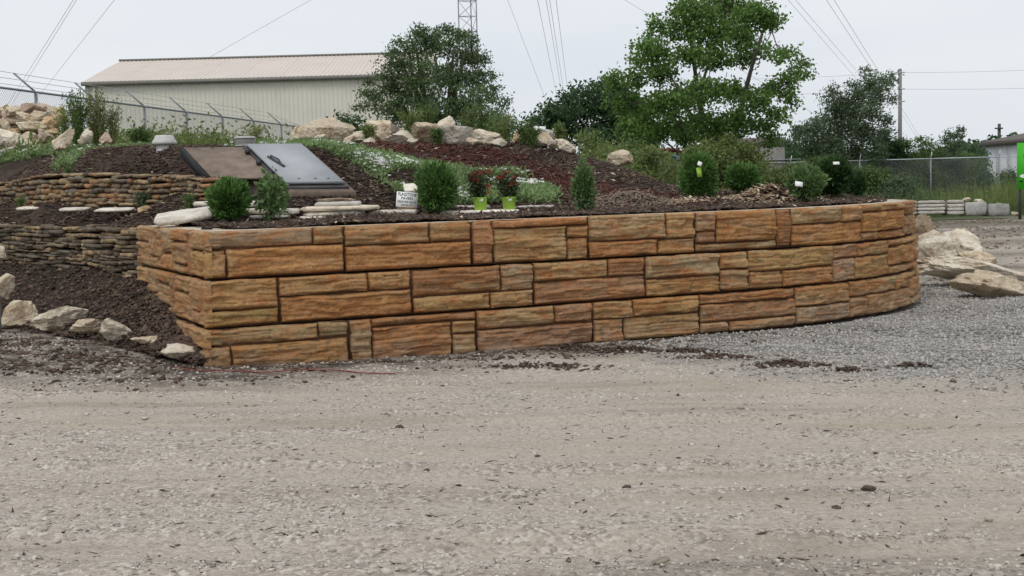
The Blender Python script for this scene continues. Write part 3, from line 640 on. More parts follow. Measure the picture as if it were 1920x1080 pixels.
def slabverts(l, d, h, rnd, amp, seed, n=(7, 4, 3)):
    """block with soft irregular faces centred at 0"""
    r = np.random.default_rng(seed); V = []; Q = []; idx = {}
    nx, ny, nz = n
    def vid(i, j, k):
        if (i, j, k) not in idx: idx[(i, j, k)] = len(V); V.append((2 * i / nx - 1, 2 * j / ny - 1, 2 * k / nz - 1))
        return idx[(i, j, k)]
    for i in range(nx):
        for j in range(ny):
            Q.append([vid(i, j, 0), vid(i, j + 1, 0), vid(i + 1, j + 1, 0), vid(i + 1, j, 0)]); Q.append([vid(i, j, nz), vid(i + 1, j, nz), vid(i + 1, j + 1, nz), vid(i, j + 1, nz)])
    for i in range(nx):
        for k in range(nz):
            Q.append([vid(i, 0, k), vid(i + 1, 0, k), vid(i + 1, 0, k + 1), vid(i, 0, k + 1)]); Q.append([vid(i, ny, k), vid(i, ny, k + 1), vid(i + 1, ny, k + 1), vid(i + 1, ny, k)])
    for j in range(ny):
        for k in range(nz):
            Q.append([vid(0, j, k), vid(0, j, k + 1), vid(0, j + 1, k + 1), vid(0, j + 1, k)]); Q.append([vid(nx, j, k), vid(nx, j + 1, k), vid(nx, j + 1, k + 1), vid(nx, j, k + 1)])
    V = np.array(V); p = 2 + 8 * (1 - rnd); q = (np.abs(V) ** p).sum(1) ** (1 / p); V = V / np.maximum(q, 1e-6)[:, None] * np.minimum(q, 1.0)[:, None]
    V = V / np.abs(V).max(0); V = V * np.array([l, d, h]) / 2
    V += (r.random(V.shape) - .5) * np.array([min(l, .2) * .10, d * .08, h * .22]) * amp
    w = fbm(V[:, 0] * 5 + seed, V[:, 1] * 5, 0, seed, 2) - .5; V[:, 2] += w * h * .5 * amp; V[:, 0] *= 1 + .25 * amp * (vn(V[:, 2] / h * 2, V[:, 1] * 6 + seed, 0, seed) - .5)
    return V, np.array(Q)
def drystone(name, label, path, base, top, th, ln, rnd, tints, out, seed, batter=.1):
    """dry stacked wall along a plan polyline; base/top heights per node"""
    root = empty(name, (*path[-1][:2], 0), label, 'wall'); r = random.Random(seed)
    path = np.array(path, float); seg = np.r_[0, np.cumsum(np.hypot(*np.diff(path, axis=0).T))]; L = seg[-1]
    f = lambda a, s: np.interp(s, seg, a)
    mean_h = np.mean(np.array(top) - np.array(base)); rows = max(3, int(round(mean_h / th)))
    hs = np.array([r.uniform(.75, 1.3) for _ in range(rows)]); hs /= hs.sum(); lv = np.r_[0, np.cumsum(hs)]
    cnt = 0
    for k in range(rows):
        s = -r.uniform(0, ln)
        while s < L:
            l = ln * r.choice([.35, .6, .8, 1., 1.3, 1.9]) * r.uniform(.8, 1.2); sc = s + l / 2; s += l
            if sc < 0 or sc > L: continue
            b0, t0 = f(base, sc), f(top, sc); z0 = b0 + (t0 - b0) * lv[k]; z1 = b0 + (t0 - b0) * lv[k + 1]
            wob = (z1 - z0) * 1.1 * (vn(sc * 2.3, k * .6, 0, seed) - .5); z0 += wob; z1 += wob; h = (z1 - z0) * r.uniform(.7, 1.12)
            if k == rows - 1: h *= r.uniform(.6, 1.4)
            x, y = f(path[:, 0], sc), f(path[:, 1], sc); x2, y2 = f(path[:, 0], sc + .05), f(path[:, 1], sc + .05); x1, y1 = f(path[:, 0], sc - .05), f(path[:, 1], sc - .05)
            an = math.atan2(y2 - y1, x2 - x1); nx, ny = math.sin(an) * out, -math.cos(an) * out
            V, Q = slabverts(l * 1.0, .2, h, rnd, 1., seed * 1000 + cnt, (max(4, int(l / .035)), 3, 3)); cnt += 1
            o_ = r.uniform(-.03, .04) * (1.2 if rnd < .5 else .7) - batter * lv[k] - .1
            V = V @ rotm(R(r.uniform(-3, 3)), R(r.uniform(-2.5, 2.5)), an + R(r.uniform(-5, 5))).T + np.array([x + nx * o_, y + ny * o_, (z0 + z1) / 2])
            mk('stone', V, Q, M['slate'], root, sm=rnd > .5, color=TINT2[r.choice(tints)])
    # packed earth behind the stones
    n = 40; s = np.linspace(0, L, n); V = []
    for dn, tz in ((-.17, 0), (-.17, 1), (-.75, 1)):
        for q in s:
            x, y = f(path[:, 0], q), f(path[:, 1], q); an = math.atan2(f(path[:, 1], q + .05) - f(path[:, 1], q - .05), f(path[:, 0], q + .05) - f(path[:, 0], q - .05))
            b0, t0 = f(base, q), f(top, q); V.append([x + math.sin(an) * out * (dn - batter * tz), y - math.cos(an) * out * (dn - batter * tz), (b0 - .15) if tz == 0 else t0 - .012])
    Q = [[r_ * n + i, r_ * n + i + 1, (r_ + 1) * n + i + 1, (r_ + 1) * n + i] for r_ in range(2) for i in range(n - 1)]
    mk('earth_core', V, Q, M['soil'], root)
    return root
TINT2 = {'a': (1.25, 1.1, .9), 'b': (.9, .85, .8), 'c': (.7, .72, .75), 'd': (1.5, 1.35, 1.1), 'e': (1.35, .95, .7), 'f': (.55, .52, .5), 'h': (1.7, 1.45, 1.05), 'i': (1.2, .85, .65)}
lp = LEDGE[:4]; zt = [1.17, 1.17, 1.17, 1.19]
drystone('slate_wall', 'lower dry stacked wall of thin dark slate pieces butting against the block wall', lp, [.58, .60, .62, .62], zt, .042, .26, .12, 'abbcffcad', -1, 3, .06)
UPN = [(418,386,335,14.1),(300,386,330,14.9),(180,387,325,15.75),(72,389,327,16.8),(30,391,336,17.45),(0,392,342,18.15),(-60,392,345,19.25)]
UP = [P(a, 360, d) for a, b, c, d in UPN]; ub = [P(a, b, d)[2] for a, b, c, d in UPN]; ut = [P(a, c, d)[2] for a, b, c, d in UPN]
drystone('fieldstone_wall', 'upper low wall of rounded brown fieldstones beside the sloping shelter slab', [p[:2] for p in UP], ub, ut, .05, .165, .6, 'abdbcaei', -1, 5, .04)

# ------------------------------------------------------------------ storm shelter
BL, BR, TL = P(424, 366, 14.5), P(668, 364, 14.5), P(345, 281, 15.55)
e1 = BR - BL; e2 = TL - BL; nn = np.cross(e1, e2); nn /= np.linalg.norm(nn); nn = nn if nn[2] > 0 else -nn
sh = empty('storm_shelter', (BL + BR) / 2 - np.array([0, 0, .15]), 'brown concrete storm shelter slab with grey steel hatch set into the mound', 'shelter')
def slabbox(a, b, c, d, t0, t1):
    q = [np.asarray(p) for p in (a, b, c, d)]; V = np.array([p + nn * t0 for p in q] + [p + nn * t1 for p in q])
    return V, np.array([[0, 3, 2, 1], [4, 5, 6, 7], [0, 1, 5, 4], [1, 2, 6, 5], [2, 3, 7, 6], [3, 0, 4, 7]])
def uv(u, v): return BL + e1 * u + e2 * v
mk('slab', *slabbox(uv(0, 0), uv(1, 0), uv(1, 1), uv(0, 1), -.12, .03), M['concrete'], sh)
mk('edge_membrane', *slabbox(uv(-.035, .3), uv(-.003, .3), uv(-.003, 1.0), uv(-.035, 1.0), -.1, .034), M['blackplastic'], sh)
d0, d1, v0_, v1_ = .50, .955, .10, .965
frm = G(); fw = .018
for a in ((d0 - fw, d1 + fw, v0_ - .04, v0_), (d0 - fw, d0, v0_, v1_), (d1, d1 + fw, v0_, v1_), (d0 - fw, d1 + fw, v1_, v1_ + .02)):
    frm.add(*[x for x in slabbox(uv(a[0], a[2]), uv(a[1], a[2]), uv(a[1], a[3]), uv(a[0], a[3]), .02, .055)][:1], Q=slabbox(uv(0,0),uv(1,0),uv(1,1),uv(0,1),0,1)[1])
frm.mk('hatch_frame', M['darksteel'], sh)
dr = mk('hatch_door', *slabbox(uv(d0 + .008, v0_ + .012), uv(d1 - .004, v0_ + .012), uv(d1 - .004, v1_ - .01), uv(d0 + .008, v1_ - .01), .06, .095), M['doorsteel'], sh)
g = G(); hp = [uv(.575, .60) + nn * .10, uv(.575, .60) + nn * .14, uv(.60, .50) + nn * .145, uv(.605, .46) + nn * .10]; g.tube(hp, .012, 6); g.tube([uv(.565, .64) + nn * .105, uv(.612, .42) + nn * .105], .016, 5); g.mk('handle', M['darksteel'], dr)
for u in (.63, .76, .86): g = G(); g.lathe(uv(u, .17) + nn * .095, [(0.0, .008), (.014, .006), (.016, 0)], 8); g.mk('bolt', M['darksteel'], dr)
for vv in (.85, .6, .35, .2): g = G(); g.box(uv(d0 - .028, vv) + nn * .06, (.05, .07, .05)); g.mk('hinge', M['darksteel'], sh)
def vent(px, py, w, D, style, label):
    c = P(px, py, D); k = m_per_px(D) * w / 2; rt = empty('roof_vent', c, label, 'vent', 'vents on top of the storm shelter')
    c = c - np.array([0, 0, .1])
    if style:
        g = G(); g.lathe(c, [(k * .66, 0), (k * .66, .1 + k * .55), (k * .62, .1 + k * .55)], 28); g.mk('pipe', M['vent'], rt, sm=False)
        g = G(); g.lathe(c, [(k * .5, .1 + k * .5), (k * .95, .1 + k * .52), (k, .1 + k * .62), (k * .96, .1 + k * .78), (k * .78, .1 + k * 1.02), (k * .72, .1 + k * 1.22), (k * .66, .1 + k * 1.26), (0.001, .1 + k * 1.3)], 28); g.mk('cap', M['vent'], rt, sm=False)
    else:
        g = G(); g.lathe(c, [(k * .72, 0), (k * .72, .1 + k * .3), (k * .98, .1 + k * .34), (k * 1.0, .1 + k * .44), (k * .9, .1 + k * .46)], 28); g.mk('collar', M['vent'], rt)
        g = G()
        g.lathe(c, [(k * .93, .1 + k * .45), (k * .93, .1 + k * 1.05), (k * .9, .1 + k * 1.05)], 28); dm = g.mk('drum', M['ventdark'], rt)
        for q in range(4): g = G(); g.lathe(c, [(k * .93, .1 + k * (.5 + q * .14)), (k * .97, .1 + k * (.52 + q * .14)), (k * .93, .1 + k * (.56 + q * .14))], 28); g.mk('louvre', M['ventdark'], dm)
        g = G(); g.lathe(c, [(k * .9, .1 + k * 1.04), (k * 1.0, .1 + k * 1.06), (k * 1.0, .1 + k * 1.14), (k * .9, .1 + k * 1.22), (.001, .1 + k * 1.26)], 28); g.mk('cap', M['vent'], rt)
vent(309, 283, 46, 16.55, 1, 'pale mushroom capped roof vent standing above bare mulch')
vent(460, 281, 40, 16.15, 0, 'drum shaped louvred roof vent at the head of the steel hatch')

# ------------------------------------------------------------------ flagstones, sign
def flag(px, py, wpx, D, dep, th, label, rz=0, tilt=(0, 0), seed=0, tint='w', z=None, group='pale flagstones laid on the bed', name='flagstone'):
    c = P(px, py, D); z = c[2] if z is None else z; w = wpx * m_per_px(D)
    V, Q = slabverts(w, dep, th, .15, .5, seed, (9, 7, 2)); V = V @ rotm(R(tilt[0]), R(tilt[1]), R(rz)).T + np.array([c[0], c[1], z])
    o = mk(name, V, Q, M['flag'], sm=False, color=TINT[tint]); return tag(o, label, 'flagstone', group)
flag(346, 405, 108, 13.0, .62, .07, 'large white flagstone tilted against the bed beside wall corner', 12, (6, -7), 501)
flag(392, 382, 50, 13.9, .4, .05, 'white flagstone lying behind the round green bush', 4, (0, 0), 502)
flag(470, 382, 36, 13.9, .4, .05, 'short white flagstone showing between bush and leafy shrub', -4, (0, 0), 503)
flag(455, 396, 120, 13.5, .4, .05, 'long pale flagstone passing under the round green bush', 2, (0, 0), 504)
flag(530, 397, 54, 13.5, .4, .055, 'pale flagstone ending beside the flagstone stack', -2, (0, 0), 505)
flag(506, 406, 70, 13.3, .5, .03, 'thin white flagstone flush with soil below the leafy shrub', 3, (0, 0), 506)
flag(595, 410, 70, 13.5, .5, .05, 'white flagstone at the foot of the flagstone stack', 2, (0, 0), 507)
G4 = 'flagstones stacked in a pile'
flag(630, 400, 112, 13.9, .6, .055, 'lowest grey flagstone of the stack', 1, (0, 0), 510, 'w', None, G4)
flag(638, 390.5, 140, 13.9, .65, .05, 'widest beige flagstone, second from the bottom of the stack', -1, (0, 0), 511, 't', None, G4)
flag(634, 382, 86, 13.9, .45, .048, 'short grey flagstone, third up the stack', 2, (0, 0), 512, 'g', None, G4)
rock('stone', 628, 378, 78, 7, 13.9, 'b', 'thin brown stone on top of the flagstone stack', None, .5, 0, 513, 3, cat='stone', sink=.4)
flag(735, 398, 96, 14.1, .45, .05, 'long flagstone under the printed sign', 3, (0, 0), 514)
flag(770, 353, 26, 14.8, .14, .04, 'pale flagstone standing behind the printed sign', 14, (38, 0), 515)
flag(900, 397, 150, 14.45, .55, .04, 'wide white flagstone on which the green pots stand', 2, (0, 0), 516)
flag(880, 389, 80, 14.9, .3, .05, 'grey edged flagstone behind the first green pot', 4, (0, 0), 517, 'g')
flag(995, 389, 92, 14.9, .4, .045, 'grey flagstone extending past the second green pot', -4, (0, 0), 518, 'g')
flag(826, 364, 20, 15.2, .2, .06, 'small grey stone slab in the flowers behind round bush', 6, (25, 0), 519, 'g')
for i, (px, py, w, D) in enumerate([(57, 391, 48, 16.7), (141, 393, 54, 15.8), (216, 394, 72, 15.0)]):
    flag(px, py - 1, w, D, .22, .03, ['short white flagstone sunk in the mulch terrace near weeds', 'white flagstone sunk in the middle of the mulch terrace', 'long thin flagstone sunk in the terrace beside small orange stone'][i], -3, (5, 0), 520 + i)
def textmesh(s, size, bold=.0):
    cu = bpy.data.curves.new('lettering', 'FONT'); cu.body = s; cu.size = size; cu.align_x = 'CENTER'; cu.offset = bold; cu.resolution_u = 2
    ob = bpy.data.objects.new('tmp', cu); col.objects.link(ob); dg = bpy.context.evaluated_depsgraph_get()
    me = bpy.data.meshes.new_from_object(ob.evaluated_get(dg)); bpy.data.objects.remove(ob); return me
sc = P(762, 389, 14.0); k = m_per_px(14.0)
sg = empty('price_sign', sc, 'small white sign printed FLAGSTONE PAVERS leaning beside round green bush', 'sign'); sg.rotation_euler = (R(-14), R(6), R(4))
def child_local(name, me, mat, parent, loc=(0, 0, 0), scale=(1, 1, 1), rot=(0, 0, 0)):
    me.materials.clear(); me.materials.append(mat); o = bpy.data.objects.new(name, me); col.objects.link(o); o.parent = parent; o.location = loc; o.scale = scale; o.rotation_euler = rot; return o
g = G(); g.box((0, 0, 15 * k), (40 * k, .006, 29 * k)); child_local('panel', rawmesh('panel', *g.out()), M['white'], sg)
for s, z, hgt, wd_ in (('FLAGSTONE', 22.3, 7.4, 34), ('PAVERS', 15.2, 6.6, 22), ('500.00 PER PALLET', 9, 5.2, 35), ('5.00 SQ. FT.', 3, 5.2, 21)):
    me = textmesh(s, 1, .018); xs = np.array([v.co.x for v in me.vertices]); ys = np.array([v.co.y for v in me.vertices])
    sx = wd_ * k / (xs.max() - xs.min()); sy = hgt * k * .86 / (ys.max() - ys.min())
    child_local('lettering', me, M['black'], sg, (0, -.0045, (z - .5) * k), (sx, sy, 1), (R(90), 0, 0))
rock('stone', 763, 393, 40, 6, 14.05, 'b', 'flat brown stone propping up the printed sign', None, .6, 0, 525, 3, cat='stone', sink=.3)

# ------------------------------------------------------------------ vegetation tools
def leafgeo(p, d, L, W, r, fold=.25):
    n = len(p); d = d / (np.linalg.norm(d, axis=1)[:, None] + 1e-9); q = r.normal(size=(n, 3)); s = np.cross(d, q); s /= np.linalg.norm(s, axis=1)[:, None] + 1e-9
    u = np.cross(s, d); L = np.broadcast_to(L, n)[:, None]; W = np.broadcast_to(W, n)[:, None]
    V = np.stack([p, p + d * L * .45 + s * W * .5 + u * W * fold, p + d * L, p + d * L * .45 - s * W * .5 + u * W * fold], 1).reshape(-1, 3)
    return V, np.arange(n * 4).reshape(n, 4)
def rnd_dir(r, n): v = r.normal(size=(n, 3)); return v / np.linalg.norm(v, axis=1)[:, None]
def crown_pts(r, c, rad, dens, spread, flat=.75):
    """leaf positions in twig clusters through a clump"""
    nb = max(4, int(dens * rad * rad)); o = rnd_dir(r, nb) * (rad * r.random(nb) ** .45)[:, None]; o[:, 2] *= flat
    return c + o
def tree(name, label, cat, D, base, clumps, dens, per, L, W, lm, spread, trunk_r=.16, group=None, droop=.25, wind=(0, 0, 0), seed=1, fork=.35, depth=.5, stems=1, flat=.75, fill=True):
    r = np.random.default_rng(seed); b = np.array(base, float); root = empty(name, b, label, cat, group)
    k = m_per_px(D); cs = []
    clumps = clumps + [(px + r.normal() * rp * .8, py + r.uniform(-.2, 1.1) * rp, rp * .55) for px, py, rp in clumps if rp > 13 and fill]
    for (px, py, rp) in clumps:
        cs.append((P(px, py, D + r.uniform(-1, 1) * depth * 1.6), rp * k))
    top = max(c[0][2] for c in cs); mean = np.mean([c[0] for c in cs], 0); g = G()
    tops = []
    for s_ in range(stems):
        off = np.array([r.uniform(-.3, .3), r.uniform(-.3, .3), 0]) * (stems > 1); tt = np.array([mean[0] + (r.uniform(-1, 1) * .25 * (top - b[2]) if stems > 1 else 0), mean[1], b[2] + (top - b[2]) * .86])
        pts = [b + off * .3 + (tt - b - off * .3) * t + np.array([math.sin(t * 5 + s_) * .10, math.cos(t * 4) * .08, 0]) * t * (top - b[2]) * .12 for t in np.linspace(-.03, 1, 10)]
        g.tube(pts, np.linspace(trunk_r, trunk_r * .2, 10), 8); tops.append(np.array(pts))
    LV = []; 
    for c, rad in cs:
        tp = tops[r.integers(stems)]; fz = b[2] + (c[2] - b[2]) * r.uniform(fork, fork + .35); i = int(np.argmin(abs(tp[:, 2] - fz))); a = tp[i]; lr = .36
        bigger = [q for q, rq in cs if rq > rad * 1.15 and np.linalg.norm(q - c) < 2.6 * (rad + rq)]
        if bigger: a = min(bigger, key=lambda q: np.linalg.norm(q - c)) + r.normal(size=3) * rad * .2; lr = .14
        m = a * .5 + c * .5 + np.array([0, 0, -.08 * np.linalg.norm(c - a)]) + r.normal(size=3) * .05 * np.linalg.norm(c - a)
        t = np.linspace(0, 1, 7)[:, None]; pts = a * (1 - t) ** 2 + m * 2 * t * (1 - t) + c * t ** 2
        g.tube(pts, np.linspace(trunk_r * lr, trunk_r * .06, 7), 5, False)
        for q in range(5):
            e = c + rnd_dir(r, 1)[0] * rad * .9 * np.array([1, 1, flat]); s0 = pts[r.integers(4, 7)]
            g.tube([s0, (s0 + e) / 2 + r.normal(size=3) * rad * .08, e], [trunk_r * .10, trunk_r * .06, trunk_r * .03], 4, False)
        tw = crown_pts(r, c, rad, dens, spread, flat)
        o = r.normal(size=(len(tw), per, 3)) * spread * np.array([1, 1, .6])
        LV.append((tw[:, None] + o).reshape(-1, 3))
    p = np.concatenate(LV); d = rnd_dir(r, len(p)) * .8 + np.array([0, 0, -droop]) + np.array(wind)
    Ls = L * r.uniform(.7, 1.25, len(p)); V, Q = leafgeo(p, d, Ls, Ls * W, r)
    g.mk('trunk', M['bark'], root, sm=True); mk('crown', V, Q, M[lm], root)
    return root, len(p)
TA = [(800,75,38),(845,85,38),(760,95,33),(885,108,30),(735,122,28),(790,130,46),(850,140,46),(905,142,26),(740,160,36),(702,180,24),(790,190,46),(850,190,46),(900,186,32),(926,168,15),(690,200,14),(730,212,30),(940,198,12),(682,178,11),(788,60,18),(835,55,14),(868,66,16),(880,222,30),(820,225,38),(765,232,28),(950,190,6),(935,215,14),(715,140,12),(905,112,14),(750,78,12),(690,152,8)]
n = []
n.append(tree('bushy_tree', 'dense bushy grey green tree growing behind the crest boulders', 'tree', 36, (*P(815, 255, 36)[:2], 1.6), TA, 135, 26, .085, .5, 'leaf_elm', .10, .13, seed=11, fork=.1, depth=.7, stems=4)[1])
TB = [(1300,20,40),(1360,12,48),(1410,28,38),(1442,40,22),(1268,58,28),(1330,60,40),(1390,72,36),(1238,44,17),(1272,14,13),(1222,68,13),(1208,88,20),(1202,112,18),(1236,102,26),(1194,146,20),(1240,140,30),(1152,150,22),(1172,190,30),(1202,215,36),(1182,240,25),(1290,104,30),(1340,112,32),(1395,112,24),(1455,40,12),(1428,92,18),(1460,100,18),(1482,96,12),(1507,118,14),(1514,140,10),(1490,136,15),(1478,154,18),(1450,165,24),(1472,176,18),(1490,196,10),(1462,212,20),(1420,192,30),(1378,172,28),(1330,172,34),(1288,178,34),(1250,190,36),(1447,254,18),(1430,235,22),(1380,230,36),(1330,230,36),(1280,235,36),(1230,245,30),(1200,258,22),(1440,272,12),(1350,255,30),(1290,258,28)]
n.append(tree('broadleaf_tree', 'tall spreading broadleaf tree with bright green layered foliage behind the mound', 'tree', 50, (*P(1335, 300, 50)[:2], 0), [(a, b, c) for a, b, c in TB], 96, 19, .16, .58, 'leaf_big', .19, .20, seed=12, fork=.28, depth=1.8, flat=.72, fill=False, stems=2)[1])
TC1 = [(1010,228,18),(1035,205,20),(1065,184,20),(1088,174,18),(1080,212,32),(1050,245,28),(1022,250,22),(1100,248,30),(1000,222,8),(1045,222,24)]
TC2 = [(1120,192,30),(1126,160,18),(1150,165,22),(1140,220,36),(1170,242,32),(1192,212,28),(1212,250,30),(1170,180,24),(1130,262,30),(1190,275,30)]
n.append(tree('dark_tree', 'dark green rounded tree far behind the pale crest boulders', 'tree', 70, (*P(1055, 290, 70)[:2], 0), TC1, 50, 22, .24, .5, 'leaf_dark', .26, .2, seed=13, depth=1.5, group='dark trees behind the mound')[1])
n.append(tree('dark_tree', 'dark green tree mass half covered by the tall broadleaf tree', 'tree', 72, (*P(1155, 290, 72)[:2], 0), TC2, 50, 22, .24, .5, 'leaf_dark', .26, .2, seed=14, depth=1.5, group='dark trees behind the mound')[1])
TD = [(1622,136,6),(1640,150,9),(1668,147,9),(1655,160,11),(1625,160,14),(1600,162,8),(1562,172,11),(1580,187,16),(1610,187,18),(1640,184,16),(1672,190,8),(1547,187,8),(1570,208,19),(1600,212,21),(1630,208,18),(1545,224,12),(1660,226,12),(1522,242,18),(1555,244,24),(1590,242,24),(1620,246,21),(1655,252,17),(1496,243,10),(1490,258,12),(1480,273,9),(1520,276,24),(1560,280,24),(1600,282,24),(1640,282,22),(1635,168,10),(1648,172,8)]
n.append(tree('windblown_tree', 'ragged tree leaning in the wind beside the utility pole', 'tree', 60, (*P(1590, 330, 60)[:2], 0), TD, 140, 24, .16, .40, 'leaf_wind', .17, .14, seed=15, flat=1.2, fill=False, droop=0, wind=(.7, 0, .5), depth=1.2, stems=3, fork=.2)[1])
TE = [(1779,252,5),(1790,257,6),(1801,244,5),(1768,262,5),(1776,266,7),(1791,270,8),(1783,282,9),(1797,255,4),(1780,295,9)]
n.append(tree('windblown_tree', 'small wind swept treetop rising from bushes right of the utility pole', 'tree', 62, (*P(1783, 340, 62)[:2], 0), TE, 190, 26, .14, .36, 'leaf_wind', .14, .09, seed=16, droop=0, wind=(.7, 0, .35), depth=.5, fork=.3)[1])
def bush(px, py, rp, D, lm, label, seed, lean=None, dens=90, per=22, L=.14, W=.45, wind=(.2, 0, .2), group='bushes along the far fence', zb=0):
    r = np.random.default_rng(seed); cl = [(px + r.uniform(-1, 1) * rp * .7, py + r.uniform(-.55, .8) * rp, rp * r.uniform(.32, .6)) for _ in range(9)]
    pyg = 346 - .0264 * (px - 960) + (EYE - zb) / m_per_px(D); yy = py + rp * .8
    while yy < pyg - rp * .3: cl += [(px + r.uniform(-1, 1) * rp * .8, yy, rp * r.uniform(.4, .6)) for _ in range(3)]; yy += rp * .55
    return tree('bush', label, 'bush', D, (*P(px, py, D)[:2], zb), cl, dens, per, L, W, lm, .15, .05, group, .05, wind, seed, .1, .5, 3)
for i, a in enumerate([(1668,284,30,61,'leaf_dark','dark bush at the foot of the utility pole behind the fence'),(1712,286,28,61,'leaf_shrub','green bush just right of the utility pole behind the fence'),(1748,294,28,62,'leaf_shrub','green bush under the small wind swept treetop'),(1786,312,28,62,'leaf_wind','grey green bush behind the fence between post and white building'),(1816,306,22,63,'leaf_shrub','bush beside the corner of the white building'),
        (1836,292,15,68,'leaf_dark','dark bush rising to the eave of the white building'),(1845,330,20,62,'leaf_dark','low dark bush in front of the white building'),(1893,335,18,60,'leaf_dark','small bush beside the green sign'),
        (1500,318,30,57,'leaf_weed','yellow green bush in front of the grey block building'),(1540,318,32,56,'leaf_shrub','bright green bush in front of the fence by the windblown tree'),(1640,335,30,52,'leaf_shrub','leafy bush in front of the fence below the utility pole'),(1690,350,30,50,'leaf_wind','grey green weedy bush in front of the fence'),(1590,330,26,54,'leaf_shrub','green bush behind the dark globe shrubs'),
        (1450,320,26,58,'leaf_weed','pale weedy bush at the door of the grey building'),(1360,285,34,47,'leaf_weed','bright yellow green sapling clump under the broadleaf tree'),(1310,290,30,47,'leaf_weed','yellow green sapling under the trunk of the broadleaf tree'),(1410,285,24,48,'leaf_weed','yellow green sapling branch left of the grey building'),
        (1115,268,26,34,'leaf_weed','light green weedy bush just behind the mound slope'),(1150,285,26,33,'leaf_weed','light weeds bush behind the lone pitted boulder'),(1215,300,26,38,'leaf_weed','weedy bush in front of the red steel ring'),(1190,280,24,42,'leaf_shrub','green bush between mound and broadleaf tree'),(1250,315,26,40,'leaf_weed','yellow green weeds bush below the red steel ring'),
        (652,236,20,27,'leaf_dark','small dark leafy bush behind the capped boulder'),(928,238,26,28,'leaf_elm','grey green bush beside the low whitish boulder'),(745,330,0,0,'','')]):
    if a[3]: bush(*a, seed=600 + i, zb=1.6 if a[3] < 35 else (.6 if a[3] < 43 else 0), L=.09 if a[3] < 36 else .13, dens=110 if a[3] > 36 else 260)

def globe(px, ybase, w, h, D, lm, label, seed, n=5200, L=.05, W=.16, spiky=.35, name='globe_shrub', cone=0, zb=None, group='young shrubs planted in the bed'):
    """clipped conifer: many fine sprays through a rounded crown"""
    r = np.random.default_rng(seed); k = m_per_px(D); b = P(px, ybase, D)
    root = empty(name, b, label, 'shrub', group); rx = w * k / 2; hz = h * k
    m_ = 110; cu = rnd_dir(r, m_); cr_ = (.50 + .42 * r.random(m_) ** .6) * (1 + .5 * (fbm(cu[:, 0] * 3 + seed, cu[:, 1] * 3, cu[:, 2] * 3, seed) - .5)); wc = r.integers(0, m_, n)
    q = cu[wc] * cr_[wc][:, None] + r.normal(size=(n, 3)) * (.125 if n > 1500 else .2); u = q / (np.linalg.norm(q, axis=1)[:, None] + 1e-6); t = (q[:, 2] + 1) / 2; tp = 1 - cone * np.clip(t, 0, 1)
    p = b + np.stack([q[:, 0] * rx * tp, q[:, 1] * rx * tp, np.maximum(.02, t) * hz * .97 + .01], 1)
    d = u * .5 + cu[wc] * .5 + np.array([0, 0, .6]) + r.normal(size=(n, 3)) * spiky; Ls = L * r.uniform(.6, 1.5, n); V, Q = leafgeo(p, d, Ls, Ls * W * 2, r)
    mk('foliage', V, Q, M[lm], root); g = G()
    for i in range(7):
        e = b + np.array([r.uniform(-.6, .6) * rx, r.uniform(-.6, .6) * rx, hz * r.uniform(.5, .85)]); g.tube([b + np.array([0, 0, -.05]), b + (e - b) * .4 + np.array([0, 0, .02]), e], [.012, .008, .003], 5, False)
    g.mk('stem', M['bark'], root); return root
globe(430, 412, 68, 70, 12.9, 'leaf_globe', 'round dense green shrub beside the tilted white flagstone', 701, 9000)
globe(512, 413, 62, 84, 13.1, 'leaf_lite', 'loose light green leafy shrub in front of the steel hatch', 702, 620, .05, .34, .9, 'leafy_shrub', .25)
globe(820, 393, 68, 84, 14.1, 'leaf_globe', 'round dense green shrub beside the printed sign', 703, 9000)
globe(1095, 394, 40, 86, 14.4, 'leaf_lite', 'slim upright light green shrub on the mulch slope', 704, 1100, .05, .28, .5, 'upright_shrub', .35)
s1_ = globe(1310, 370, 60, 78, 16.0, 'leaf_globe', 'tall rounded green shrub with a white plant tag', 705, 9500, .055)
globe(1392, 358, 56, 46, 16.6, 'leaf_globe', 'small round green shrub behind the wood chips', 706, 6000, .055)
s2_ = globe(1512, 374, 56, 58, 15.3, 'leaf_lite', 'light green spiky shrub with white paper tag beside wood chips', 707, 4200, .055, .22, .5)
globe(1560, 364, 62, 66, 16.2, 'leaf_globe2', 'dark green bushy shrub at the curved end of the bed', 708, 8000, .06)
globe(1604, 368, 30, 44, 16.8, 'leaf_globe2', 'small dark upright shrub at the curved end of the bed', 709, 3000, .05)
def plate(name, c, w, h, mat, parent=None, rx=-10, rz=5, t=.004, **kw):
    g = G(); g.box((0, 0, 0), (w, t, h)); V, f = g.out(); V = V @ rotm(R(rx), R(rz), 0).T + c; return mk(name, V, f, mat, parent, **kw)
k = m_per_px(15.7); plate('plant_tag', P(1312, 307, 15.72), 8 * k, 9 * k, M['white'], s1_, -30, 25); plate('plant_tag', P(1311, 323, 15.74), 9 * k, 18 * k, M['potgreen'], s1_, -10, -6)
plate('plant_tag', P(1498, 345, 15.05), 14 * k, 10 * k, M['white'], s2_, -30, 10)
plate('plant_tag', P(1568, 306, 15.9), 12 * k, 6 * k, M['white'], None, -30, 0)['label'] = 'white paper tag on top of the dark bushy shrub'
bpy.data.objects['plant_tag.003']['category'] = 'tag'
tag(plate('placard', P(1011, 241, 20.1), 24 * m_per_px(20), 9 * m_per_px(20), M['white'], None, -35, 4, .02), 'small white placard lying on grey crest boulder', 'placard')
tag(plate('placard', P(1040, 244, 20.0), 8 * m_per_px(20), 6 * m_per_px(20), M['white'], None, -20, 0, .02), 'tiny white tag on the small grey crest rock', 'placard')
